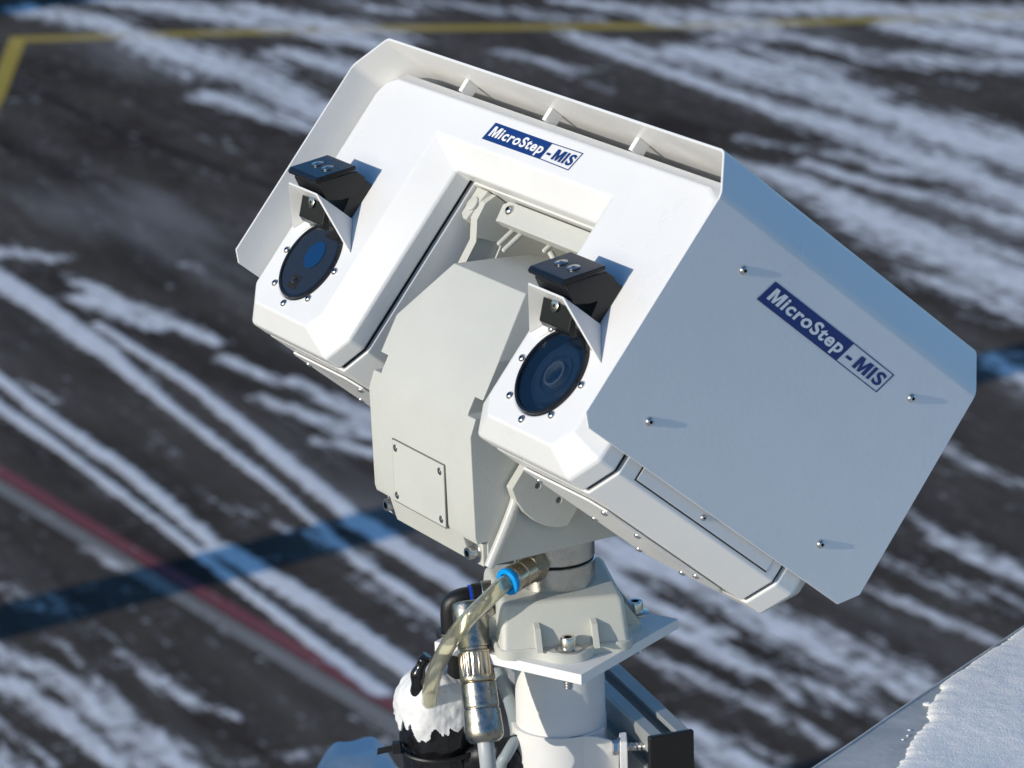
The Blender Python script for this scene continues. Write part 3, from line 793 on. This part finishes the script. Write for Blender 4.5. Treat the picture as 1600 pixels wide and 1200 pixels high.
bm = bmesh.new(); loft(bm, 'W', [[(-.215, 15.08, -6.37), (-.215, 15.09, -6.37), (-.215, 15.09, -6.34), (-.215, 15.08, -6.34)], [(-.02, 15.08, -6.333), (-.02, 15.09, -6.333), (-.02, 15.09, -6.30), (-.02, 15.08, -6.30)]])
st = finish('strap', bm, M['black'], None, origin=T('W', (-.12, 15, -6.3))); tag(st, 'flat black strap between the taped bundle and the pole', 'strap')

# ================================================================ ROOF EDGE
PS = 0.9
rf_ = empty('roof_parapet', T('W', (4, 14, -5.76)), 'roof parapet capped with dull zinc flashing in the bottom right corner', 'parapet')
ed = Vector((2.442 - 1.261, 16.51 - 14.84, 0)).normalized(); en = Vector((ed.y, -ed.x, 0)); e0 = Vector((1.261, 14.84, -6.4)) * PS
def ep(t, s_, z=0): return tuple(e0 + ed * t + en * s_ + Vector((0, 0, z)))
bm = bmesh.new()
n = 120
top = []
for i in range(n + 1):
    t = -6 + 16 * i / n
    wv = .004 * mnoise.noise(Vector((t * 2.1, 0, 0))) + .0025 * mnoise.noise(Vector((t * 11, 3, 0)))
    top.append([ep(t, wv + .012, -.30), ep(t, wv, -.29), ep(t, wv, -.008), ep(t, wv + .004, 0), ep(t, wv + .014, .002), ep(t, wv + .022, -.003), ep(t, .5, -.006 + .002 * math.sin(t * 3)), ep(t, 9, 0), ep(t, 9, -.3)])
loft(bm, 'W', top)
finish('flashing', bm, M['flash'], rf_, angle=30)
bm = bmesh.new(); loft(bm, 'W', [[ep(-6, .1, -.28), ep(10, .1, -.28), ep(10, 8.9, -.28), ep(-6, 8.9, -.28)], [ep(-6, .1, -93.5 + 5.76), ep(10, .1, -93.5 + 5.76), ep(10, 8.9, -93.5 + 5.76), ep(-6, 8.9, -93.5 + 5.76)]])
finish('wall', bm, M['wall'], rf_)

# snow on it
def snow_material(name, col, sparkle=True):
    m = bpy.data.materials.new(name); m.use_nodes = True; n = m.node_tree.nodes; l = m.node_tree.links; b = n['Principled BSDF']
    tc = n.new('ShaderNodeTexCoord')
    b.inputs['Base Color'].default_value = (*col, 1); b.inputs['Roughness'].default_value = .75
    b.inputs['Subsurface Weight'].default_value = .15; b.inputs['Subsurface Scale'].default_value = .004
    t1 = n.new('ShaderNodeTexNoise'); t1.inputs['Scale'].default_value = 520; t1.inputs['Detail'].default_value = 4; t1.inputs['Roughness'].default_value = .7; l.new(tc.outputs['Object'], t1.inputs[0])
    t2 = n.new('ShaderNodeTexNoise'); t2.inputs['Scale'].default_value = 90; t2.inputs['Detail'].default_value = 6; l.new(tc.outputs['Object'], t2.inputs[0])
    ad = n.new('ShaderNodeMath'); ad.operation = 'MULTIPLY_ADD'; ad.inputs[1].default_value = 0.8; l.new(t2.outputs[0], ad.inputs[0]); l.new(t1.outputs[0], ad.inputs[2])
    bp = n.new('ShaderNodeBump'); bp.inputs['Strength'].default_value = .8; bp.inputs['Distance'].default_value = .0012; l.new(ad.outputs[0], bp.inputs['Height']); l.new(bp.outputs[0], b.inputs['Normal'])
    return m
M['snow'] = snow_material('snow', (.93, .90, .85))
bd = [(2.439, 16.485), (2.208, 16.148), (2.112, 15.992), (1.988, 15.84), (1.92, 15.647), (1.807, 15.31), (1.716, 15.021), (1.65, 14.81)]
ts = []
for x, y in bd:
    d = Vector((x, y, -6.4)) * PS - e0; ts.append((d.dot(ed), d.dot(en)))
ts.sort(); ts = [(-6, .9), (-1, .7)] + ts + [(ts[-1][0] + .5, .03), (10, .05)]
def sb(t):
    for (a, b), (c, d) in zip(ts, ts[1:]):
        if a <= t <= c: return b + (d - b) * (t - a) / (c - a)
    return ts[-1][1]
bm = bmesh.new(); nt_, ns = 420, 130
rows = []
tv = [-1.5 + 4.5 * i / nt_ for i in range(nt_ + 1)]; tv = [-6, -4, -2.5] + tv + [4, 6, 10]
for t in tv:
    s0 = max(.02, sb(t) + .05 * mnoise.noise(Vector((t * 4, 0, 7))) + .016 * mnoise.noise(Vector((t * 19, 0, 3))) + .010 * mnoise.noise(Vector((t * 60, 2, 3))))
    row = []
    for j in range(ns + 1):
        f = j / ns; ss = 2.6 * f ** 1.6 + (6 * max(0, f - .9) * 10 if f > .9 else 0)
        hgt = .022 * (1 - math.exp(-ss / .03)) + .008 * mnoise.noise(Vector((t * 3, ss * 3, 0))) * min(1, ss * 5) + .0018 * mnoise.noise(Vector((t * 16, ss * 16, 5))) * min(1, ss * 14) + .0012 * mnoise.noise(Vector((t * 60, ss * 60, 9))) * min(1, ss * 30)
        if j == 0: hgt = -.012
        e_ = .012 * mnoise.noise(Vector((t * 70, 5, 1))) + .008 * mnoise.noise(Vector((t * 190, 1, 1))) if j < 2 else 0
        row.append(bm.verts.new(T('W', ep(t, s0 + ss + e_, hgt))))
    rows.append(row)
for a, b in zip(rows, rows[1:]):
    for j in range(ns): bm.faces.new((a[j], a[j + 1], b[j + 1], b[j]))
sn = finish('snow', bm, M['snow'], None, origin=T('W', ep(1, 1)), angle=180); tag(sn, 'crusty white snow lying on the roof parapet in the bottom right corner', 'snow', kind='stuff')
# loose lumps
bm = bmesh.new(); rr_ = random.Random(5)
for k in range(12):
    t = rr_.uniform(-.15, 1.4); s0 = sb(t); ss = s0 - abs(rr_.gauss(0, .07)) if k % 3 else s0 * rr_.uniform(.3, .95)
    if ss < .03: continue
    r = rr_.choice((.004, .004, .005, .006, .010)); c = Vector(T('W', ep(t, ss, r * .3)))
    res = bmesh.ops.create_icosphere(bm, subdivisions=2, radius=r * S)
    for v_ in res['verts']:
        v_.co = Vector((v_.co.x * 1.6, v_.co.y * 1.2, v_.co.z * .8)) * (1 + .5 * mnoise.noise(v_.co * 900 + Vector((k, 0, 0)))) + c
lm = finish('snow_crumbs', bm, M['snow'], None, origin=T('W', ep(1, 1)), welded=False); tag(lm, 'loose crumbs of frozen snow scattered on the flashing', 'snow', kind='stuff')

# lower terrace with shaded snow heap, bottom left
lt = empty('lower_terrace', T('W', (0, 15, -9.2)), 'low roof terrace under the pole with a shaded snow heap', 'terrace')
bm = bmesh.new(); box(bm, 'W', (-6, 6, -93.45), (1.2, 18.6, -9.2)); finish('wall', bm, M['wall'], lt)
bm = bmesh.new(); box(bm, 'W', (-4.6, 13.5, -9.19), (-3.7, 18.5, -6.1)); finish('shade_blocker', bm, M['wall'], lt)  # unseen block added out of frame to keep the sun off the snow heap
bm = bmesh.new(); rows = []
for i in range(61):
    u_ = i / 60; row = []
    for j in range(41):
        v_ = j / 40
        x = -1.35 + .9 * u_; y = 17.2 + 2.0 * v_
        e = max(0, math.sin(math.pi * u_)) ** .28 * max(0, math.sin(math.pi * v_)) ** .5
        z = -9.2 + 1.53 * e * (1 + .09 * mnoise.noise(Vector((x * 5, y * 5, 0))))
        row.append(bm.verts.new(T('W', (x, y, z))))
    rows.append(row)
for a, b in zip(rows, rows[1:]):
    for j in range(40): bm.faces.new((a[j], a[j + 1], b[j + 1], b[j]))
sh = finish('snow_heap', bm, M['snow'], None, origin=T('W', (-.9, 18, -9.2)), angle=180); tag(sh, 'heap of snow in blue shade at the bottom left of the bundle', 'snow heap', kind='stuff')

# ================================================================ APRON
STREAKS = [   # snow streaks and wheel tracks on the apron: x1, y1, x2, y2, half widths, density
(-54.4,351.2,-44.6,332.7,1.7,1.8,1),(-44.6,332.7,-37,317,1.6,1.6,1),(-37,317,-29.8,299.9,1.2,0.7,1),(-29.8,299.9,-19.2,276.6,0.7,0.6,1),(-19.2,276.6,-12,258.7,0.5,0.5,0.95),(-12,258.7,-2.4,240,0.7,0.7,0.95),
(-2.4,240,7.6,219.7,0.7,0.7,0.9),(-38.4,325.5,-28,305.3,0.6,0.8,1),(-28,305.3,-20.2,286.6,0.7,1,1),(-20.2,286.6,-12.2,267.5,1,1,1),(-12.2,267.5,-4.2,252.5,1.3,1.3,1),(-4.2,252.5,2.2,240.9,1.3,1.2,0.9),
(-48.4,315.2,-40.7,299.2,0.8,0.8,1),(-40.7,299.2,-31.5,281.8,0.9,0.9,1),(-31.5,281.8,-22.8,262.6,0.8,0.8,1),(-22.8,262.6,-15.5,250.8,1.2,1.3,1),(-15.5,250.8,-6.8,234.4,1.1,1.1,1),(-47.1,305.4,-38.6,290.1,0.7,0.7,1),
(-38.6,290.1,-27.1,267.4,0.6,0.6,0.95),(-27.1,267.4,-20.3,253.3,0.6,0.6,1),(-20.3,253.3,-9.4,231.6,0.6,0.8,1),(-43.1,307.8,-39.3,300.9,0.5,0.5,0.75),(-51.4,352.8,-44.6,349.1,2.2,1.6,0.8),(-41.8,340.3,-26.6,318,0.8,0.9,1),
(-40.2,334.4,-31.7,323.7,2.1,2,0.95),(-43.3,343.2,-42.3,342.2,0.7,0.7,0.6),(-31.7,346.1,-29.5,342.3,0.5,0.5,0.7),(-25.7,312.8,-20.1,304.9,0.8,0.9,0.9),(-21.9,300.9,-12.1,289.2,0.9,2.1,0.8),(-19.3,305.4,-10.9,292.6,1,1.9,0.85),
(-16.1,287.9,-10.7,284,0.9,1.3,0.7),(-33.2,263.5,-29.3,258.2,0.4,0.5,0.6),(-37.1,254.7,-32.6,249,1.8,1,0.35),(-28.2,241,-24.4,234,0.4,0.5,0.85),(-24.4,234,-19.4,228.4,0.7,0.4,0.85),(-38,243.7,-30.7,234.5,0.7,1.9,0.9),
(-30.7,234.5,-23.5,222.2,1.5,2.1,0.95),(-23.5,222.2,-20.1,215.6,1.7,1.6,0.95),(-36.2,236.8,-31,229.4,1,1.4,0.9),(-31,229.4,-26.2,220.3,0.8,1,0.95),(-36.3,230.4,-30.4,220.6,0.3,0.4,0.8),(-35.9,223.7,-31.3,217.5,1.1,1.6,0.85),
(-32.5,243.8,-22.5,232.1,2.2,1.4,0.28),(-18.7,220.2,-9.2,223.2,0.5,0.7,0.5),(-11,227.8,-7.5,223.1,0.5,0.4,0.5),(-16.2,228.2,-14.8,226.4,0.4,0.4,0.35),(-11.9,255.2,-5.1,242.8,0.6,0.8,0.7),(-5.1,242.8,-0.6,233.9,0.7,0.7,0.7),
(-22.2,272.2,-17.6,265.8,0.5,0.5,0.6),(-16.1,265.6,-12,259.4,0.5,0.8,0.7),(-30.5,289.3,-29.6,287.5,0.3,0.3,0.4),(-28.8,287.4,-26.9,283.9,0.3,0.3,0.4),(-62.9,477.3,-51.7,466.3,3.6,4.9,0.95),(-51.7,466.3,-43.8,451.5,2.7,3.9,1),
(-43.8,451.5,-32.2,434.7,4.5,6.6,1),(-32.2,434.7,-19.6,408.8,4.2,3.3,0.95),(-34.4,420.9,-20.7,400.9,3.2,1.8,0.9),(-50.4,479.3,-31.7,465.7,2.3,6.5,0.95),(-33.8,473.7,-18.1,455.5,4,4.6,0.95),(-29.8,461.3,-14.7,447.2,2.8,4.2,0.9),
(-27.3,445.2,-17.4,432.6,3.3,3.3,0.9),(-54.1,482,-38.2,475.2,2.8,3.1,0.9),(-18.4,463.7,-11.5,450.6,1.4,1.8,0.6),(-22.2,477,-11.8,466.9,1.8,1.8,0.5),(-16.9,471,-11.8,467.7,2.1,2.1,0.8),(-0.3,441.2,8.8,428.8,1.6,2.2,0.75),
(5.8,431.1,13,416,1,0.6,0.6),(-12,475.4,9.6,459.4,2.1,4.3,0.6),(8.3,472.2,33.6,451.7,2.4,4.9,0.85),(17.9,462.3,33,443.9,2.8,3.2,0.7),(30.4,464.5,66.3,454.8,4.9,6,0.85),(42.9,464.7,72.3,441.9,4.2,6.7,0.95),
(49.4,449.3,70,427.2,3.9,7.1,0.95),(20.9,455.7,36.9,443.3,3.3,2.6,0.8),(36.9,443.3,47.4,430.5,2.4,2.8,0.8),(47.4,430.5,68.8,420.2,4.5,4.4,0.85),(7.8,451.6,21.4,434.3,1.5,3.6,0.85),(21.6,438,31.6,425.5,5,7.3,0.95),
(31.5,423.8,40,410.5,6.4,6.2,0.9),(39.7,407.2,49,393.2,5.1,6,0.95),(46.9,393.5,61.2,372.4,6,8.6,1),(9.3,447.5,19.5,427.3,1.3,2.1,0.9),(19.5,427.3,30.2,406.9,2.2,2.1,0.95),(30.2,406.9,38.9,391.4,2.4,3.5,0.95),
(38.9,391.4,47.8,372.7,3.9,4.5,0.95),(47.8,372.7,57.7,350.2,3.6,6.1,0.95),(26.7,444.9,39.1,424.5,2.2,3.2,0.7),(47.7,426.8,50.3,422.8,1.4,1.4,0.7),(51.9,417.4,54.4,413.6,1.3,1.3,0.5),(26.2,391.6,37.7,379.7,1.1,2.2,0.6),
(32.2,378.9,38,369.7,1.4,2,0.85),(40,375.9,43.1,373.3,2.3,2.3,0.9),(38,369.7,51.4,351,1.8,2.6,0.85),(21.6,384.7,27.8,375.2,1.4,2.6,0.8),(27.2,376.7,32.4,366.4,2.9,2.8,0.95),(31.3,369.2,38.6,350,2.9,4.5,1),
(37.6,352.7,48.4,330,5.3,6.8,0.95),(47.5,332.3,55.1,316.3,6.8,6.5,0.95),(38.6,333.4,48.9,317,2.1,2.7,0.8),(43.5,365,50.7,346.1,1.2,1.4,0.8),(41.1,319.9,44,315.4,0.7,0.9,0.5),(42.7,305.6,47.5,286.7,2.2,2.1,0.7),
(33.5,284.7,37.5,275.2,0.6,0.7,0.75),(37.5,275.2,43.9,264.5,0.9,0.9,0.5),(30.3,265.8,32.4,259,0.6,0.9,0.85),(32.4,259,38.5,248.1,1.5,1.5,0.9),(27.3,255.9,31.3,250.1,1.4,1.8,0.4),(31.3,250.1,37.8,242.9,2,1.5,0.5),
(25.2,249.9,28.8,244.3,0.4,0.7,0.85),(28.8,244.3,34.1,236.4,0.7,0.5,0.8),(5.9,260.7,12.8,253.1,2.5,3.4,0.9),(12.8,253.1,18.9,241.4,2.5,2.7,0.95),(18.9,241.4,26.3,229.9,3,2.5,0.85),(26.3,229.9,31.3,222.2,2.2,1.8,0.8),
(7.9,250.1,13.9,241.2,0.9,1.5,0.9),(10.8,242.1,14.9,235.6,0.9,1.1,0.95),(14.9,235.6,19.8,230.4,1.1,0.7,0.7),(19.8,230.4,23.3,226.1,2.4,2,0.5),(8.4,237.9,13.3,231.5,0.8,0.9,0.7),(13.3,231.5,20.2,220.9,0.7,0.9,0.6),
(10.4,224.9,14.8,216,1.1,1.8,0.9),(5.3,256.5,8.9,250.7,1.5,1.5,0.8),(13.6,222.5,17.4,217.9,0.8,0.7,0.4),(6.7,240.5,10.8,232.9,0.9,0.6,0.4)]
NTRACK = 21   # the first entries are crisp wheel tracks, the rest blown and brushed snow
DARK = [(-59.5,435,-46.8,409.2,0.6,0.5,0.7),(-46.8,409.2,-39.2,397.2,0.6,0.6,0.9),(-39.2,397.2,-32,386.6,0.6,0.7,0.9),(-32,386.6,-24.4,374.8,0.6,0.6,0.8),(-54.9,385.8,-49.6,376.6,0.5,0.4,0.7),(-49.6,376.6,-43,365,0.4,0.4,0.9),(-43,365,-34.4,348.9,0.4,0.4,0.9),(-34.4,348.9,-24.2,336,0.5,0.7,0.6),(-53.8,439.6,-35.4,404.5,1,0.8,0.5),(-56.8,401,-46.1,381.8,1.5,1.5,0.75),(-46.1,381.8,-34.6,358.8,1.1,1.2,0.6),(-57.6,445.8,-44.3,422.2,2.3,2.2,0.4),(-43.8,400.9,-33.1,402.6,1,1,0.6),(-48.9,387.9,-42.2,399.1,0.5,0.5,0.5),(-29.5,325.6,-13.1,296.4,2.7,2.5,0.5),(-43.6,295.9,-35.2,278.2,1.1,1.1,0.6),(-26.1,260.7,-16.7,247.6,1.5,1.4,0.5),(-28,348.1,-23.1,338.1,0.4,0.5,0.6),(-46.1,345.4,-32.2,321.7,1.5,1.4,0.6)]
def axis_pts(lo, hi, n, far):
    a = list(np.linspace(lo, hi, n))
    return np.array([lo - f for f in reversed(far)] + a + [hi + f for f in far])
gx = axis_pts(-95, 95, 480, (30, 200, 2000, 12000)); gy = axis_pts(190, 540, 720, (30, 140, 2000, 14000))
GX, GY = np.meshgrid(gx, gy)
def field(L):
    A = np.zeros_like(GX)
    for x1, y1, x2, y2, h1, h2, s in L:
        dx_, dy_ = x2 - x1, y2 - y1; LL = dx_ * dx_ + dy_ * dy_
        t = ((GX - x1) * dx_ + (GY - y1) * dy_) / LL
        tc = np.clip(t, 0, 1)
        d = np.hypot(GX - x1 - tc * dx_, GY - y1 - tc * dy_)
        # softer beyond the ends, crisp across
        h = h1 + (h2 - h1) * tc
        v = s * np.clip(1.0 - (d - h * .2) / (h * 1.2 + .5), 0, 1)
        A = np.maximum(A, v)
    return A
def crisp(L):
    A = np.zeros_like(GX)
    for x1, y1, x2, y2, h1, h2, s in L:
        dx_, dy_ = x2 - x1, y2 - y1; LL = dx_ * dx_ + dy_ * dy_
        t = ((GX - x1) * dx_ + (GY - y1) * dy_) / LL; tc = np.clip(t, 0, 1)
        d = np.hypot(GX - x1 - tc * dx_, GY - y1 - tc * dy_); h = (h1 + (h2 - h1) * tc) * .86
        A = np.maximum(A, s * np.clip(.5 + (h - d) / (.5 * h + .35), 0, 1))
    return A
TRACKS, STREAKS = STREAKS[:NTRACK], STREAKS[NTRACK:]
A1 = field(STREAKS); A2 = field(DARK); A3 = crisp(TRACKS)
nv = GX.size; rows, cols = GX.shape
co = np.stack([GX * S, GY * S, np.zeros_like(GX)], -1).reshape(-1, 3)
idx = np.arange(nv).reshape(rows, cols)
F = np.stack([idx[:-1, :-1], idx[:-1, 1:], idx[1:, 1:], idx[1:, :-1]], -1).reshape(-1, 4)
me = bpy.data.meshes.new('ground'); me.vertices.add(nv); me.vertices.foreach_set('co', co.ravel())
me.loops.add(F.size); me.loops.foreach_set('vertex_index', F.ravel().astype('i'))
me.polygons.add(len(F)); me.polygons.foreach_set('loop_start', (np.arange(len(F)) * 4).astype('i')); me.update(calc_edges=True)
for nme, A in (('snow', A1), ('dark', A2), ('track', A3)):
    at = me.attributes.new(nme, 'FLOAT', 'POINT'); at.data.foreach_set('value', A.ravel().astype('f'))
g = new_obj('ground', me); g['kind'] = 'structure'

m = bpy.data.materials.new('apron_asphalt_and_snow'); m.use_nodes = True; n = m.node_tree.nodes; l = m.node_tree.links; b = n['Principled BSDF']
tc = n.new('ShaderNodeTexCoord')
def noise(scale, detail, rough, rot, sc, dist=0):
    mp = n.new('ShaderNodeMapping'); mp.vector_type = 'TEXTURE'; mp.inputs['Rotation'].default_value = (0, 0, rot); mp.inputs['Scale'].default_value = sc
    l.new(tc.outputs['Object'], mp.inputs[0])
    t = n.new('ShaderNodeTexNoise'); t.inputs['Scale'].default_value = scale; t.inputs['Detail'].default_value = detail; t.inputs['Roughness'].default_value = rough; t.inputs['Distortion'].default_value = dist
    l.new(mp.outputs[0], t.inputs['Vector']); return t.outputs['Fac']
def math_(op, a, b_=None, c=None, clamp=False):
    k = n.new('ShaderNodeMath'); k.operation = op; k.use_clamp = clamp
    for i, v_ in enumerate((a, b_, c)):
        if v_ is None: continue
        if isinstance(v_, (int, float)): k.inputs[i].default_value = v_
        else: l.new(v_, k.inputs[i])
    return k.outputs[0]
def ramp(x, a, b_, lo=0, hi=1):
    k = n.new('ShaderNodeMapRange'); k.interpolation_type = 'SMOOTHSTEP'; l.new(x, k.inputs[0])
    k.inputs[1].default_value = a; k.inputs[2].default_value = b_; k.inputs[3].default_value = lo; k.inputs[4].default_value = hi
    return k.outputs[0]
DIR = math.atan2(-.9, .44)
at = n.new('ShaderNodeAttribute'); at.attribute_name = 'snow'
ad = n.new('ShaderNodeAttribute'); ad.attribute_name = 'dark'
nA = noise(1.0, 6, .65, DIR, (2.6, .55, 1))       # drawn out along the wheel tracks
nB = noise(1.0, 8, .75, DIR, (.75, .22, 1))
nC = noise(1.0, 4, .65, DIR + math.pi / 2, (.55, .13, 1))  # comb-like ticks across the tracks
s = math_('ADD', at.outputs['Fac'], math_('MULTIPLY', math_('SUBTRACT', nA, .5), .8))
s = math_('ADD', s, math_('MULTIPLY', math_('SUBTRACT', nB, .5), 2.6))
s = math_('ADD', s, math_('MULTIPLY', math_('SUBTRACT', nC, .5), 1.1))
nD = noise(1.0, 3, .6, DIR, (7.0, .32, 1))       # long brushed lines
s = math_('ADD', s, math_('MULTIPLY', math_('SUBTRACT', nD, .5), 1.3))
mask = ramp(s, .22, .98)
tk = n.new('ShaderNodeAttribute'); tk.attribute_name = 'track'
nT = noise(1.0, 3, .6, DIR, (6.0, .10, 1))       # fine lines along the wheel tracks
nK = noise(1.0, 2, .5, DIR - .25, (.22, 1.1, 1))        # tread bars across them
s2 = math_('ADD', tk.outputs['Fac'], math_('MULTIPLY', math_('SUBTRACT', nC, .5), .45))
s2 = math_('ADD', s2, math_('MULTIPLY', math_('SUBTRACT', nT, .5), .9))
s2 = math_('ADD', s2, math_('MULTIPLY', math_('SUBTRACT', nK, .5), 1.2))
s2 = math_('ADD', s2, math_('MULTIPLY', math_('SUBTRACT', nB, .5), .5))
mask = math_('MAXIMUM', mask, ramp(s2, .16, .84))
film = noise(1.0, 5, .6, DIR, (16, 3, 1))
mask = math_('MAXIMUM', mask, ramp(film, .52, .72, 0, .16))
asp = n.new('ShaderNodeValToRGB'); asp.color_ramp.elements[0].position = .32; asp.color_ramp.elements[1].position = .68
asp.color_ramp.elements[0].color = (.046, .037, .031, 1); asp.color_ramp.elements[1].color = (.130, .109, .090, 1)
nE = noise(1.0, 9, .72, DIR, (9, 2.2, 1)); l.new(nE, asp.inputs[0])
dk = n.new('ShaderNodeMix'); dk.data_type = 'RGBA'; l.new(math_('MULTIPLY', ad.outputs['Fac'], .8, clamp=True), dk.inputs[0]); l.new(asp.outputs[0], dk.inputs[6]); dk.inputs[7].default_value = (.026, .021, .020, 1)
sw = n.new('ShaderNodeValToRGB'); sw.color_ramp.elements[0].color = (.74, .70, .66, 1); sw.color_ramp.elements[1].color = (.95, .92, .88, 1); sw.color_ramp.elements[0].position = .3; sw.color_ramp.elements[1].position = .65
l.new(nB, sw.inputs[0])
mx = n.new('ShaderNodeMix'); mx.data_type = 'RGBA'; l.new(mask, mx.inputs[0]); l.new(dk.outputs[2], mx.inputs[6]); l.new(sw.outputs[0], mx.inputs[7])
l.new(mx.outputs[2], b.inputs['Base Color']); b.inputs['Roughness'].default_value = 1.0
b.inputs['Specular IOR Level'].default_value = .0
bp = n.new('ShaderNodeBump'); bp.inputs['Strength'].default_value = .5; bp.inputs['Distance'].default_value = .02; l.new(mask, bp.inputs['Height']); l.new(bp.outputs[0], b.inputs['Normal'])
me.materials.append(m)

# painted markings: worn paint over the asphalt, snow lies on them too
def marking(name, pts, w0, col, z):
    mk = m.copy(); mk.name = name + '_paint'
    for nd in mk.node_tree.nodes:
        if nd.bl_idname == 'ShaderNodeValToRGB' and abs(nd.color_ramp.elements[0].color[0] - .046) < 1e-3:
            nd.color_ramp.elements[0].color = (*[c * .8 for c in col], 1); nd.color_ramp.elements[1].color = (*col, 1)
    P = [Vector(p) for p in pts]; fine = []
    for a, c in zip(P, P[1:]):
        k = max(2, int((c - a).length / .8))
        fine += [a + (c - a) * i / k for i in range(k)]
    fine.append(P[-1])
    vs = []; K = 5
    for i, p in enumerate(fine):
        d = (fine[min(i + 1, len(fine) - 1)] - fine[max(i - 1, 0)]).normalized(); q_ = Vector((-d.y, d.x))
        for k in range(K + 1): vs.append(p + q_ * w0 * (k / K - .5))
    X = np.array([v_.x for v_ in vs]); Y = np.array([v_.y for v_ in vs])
    me = bpy.data.meshes.new(name)
    fs = [(i * (K + 1) + k, i * (K + 1) + k + 1, (i + 1) * (K + 1) + k + 1, (i + 1) * (K + 1) + k) for i in range(len(fine) - 1) for k in range(K)]
    me.from_pydata([(v_.x * S, v_.y * S, z) for v_ in vs], [], fs); me.update()
    global GX, GY
    sx, sy = GX, GY; GX, GY = X, Y
    a1, a2, a3 = field(STREAKS) * .8, field(DARK) * 0, crisp(TRACKS); GX, GY = sx, sy
    for nme, A in (('snow', a1), ('dark', a2), ('track', a3)):
        q_ = me.attributes.new(nme, 'FLOAT', 'POINT'); q_.data.foreach_set('value', A.astype('f'))
    me.materials.append(mk); o = new_obj(name, me); o['kind'] = 'structure'; return o
marking('yellow_line', [(-62.4, 457.4), (-18.2, 457.6), (25.6, 452.9), (74.2, 453.6)], 3.6, (.50, .36, .09), .004)
marking('yellow_line', [(-61.6, 459), (-60.9, 441), (-60.2, 424.6), (-60, 400)], 2.2, (.55, .40, .09), .008)
rdl = [(-50, 295.6), (-44.4, 286.5), (-42.0, 282.6), (-26.4, 257.6), (-8.5, 229.3), (8, 203)]
marking('red_line', rdl, 1.4, (.28, .10, .105), .004)
def shift(P, d):
    D_ = (Vector(P[-1]) - Vector(P[0])).normalized(); q_ = Vector((D_.y, -D_.x)); return [tuple(Vector(p) + q_ * d) for p in P]
_g = shift(rdl, 1.7)
if _g[0][1] > rdl[0][1]: _g = shift(rdl, -1.7)
marking('grey_line', _g, 1.5, (.30, .28, .25), .004)

# ================================================================ unseen MASTS outside the picture, added for their shadows across the apron
def mastf(x, y, r, h, label):
    e = empty('shadow_mast', (x * S, y * S, 0), label, 'mast')
    bm = bmesh.new()
    rings = []
    for z, rr in ((0, r), (h, r)):
        rings.append([(x + rr * math.cos(2 * math.pi * i / 32), y + rr * math.sin(2 * math.pi * i / 32), z - GZ) for i in range(32)])
    loft(bm, 'W', rings); finish('shaft', bm, M['mast'], e)
    bm = bmesh.new(); loft(bm, 'W', [[(x + a * r * 1.8, y + b_ * r * 1.8, z - GZ) for a, b_ in ((1, 1), (-1, 1), (-1, -1), (1, -1))] for z in (0, 1.5)]); finish('footing', bm, M['wall'], e)
def alongs(px_, py_, back):  # step back towards the sun from a shadow point
    d = Vector((SUN.x, SUN.y)).normalized(); return px_ + d.x * back, py_ + d.y * back
x, y = alongs(-24.4, 257.1, 50); mastf(x, y, 3.3, 60, 'tall round mast beyond the left edge casting the broad shadow')
x, y = alongs(-64.5, 480.5, 30); mastf(x, y, 5.0, 30, 'unseen distant mast added to cast the shadow in the top left corner')
x, y = alongs(19.87, 216.0, 90); mastf(x, y, 2.5, 33, 'unseen near mast added to cast the shadow beside the roof edge')
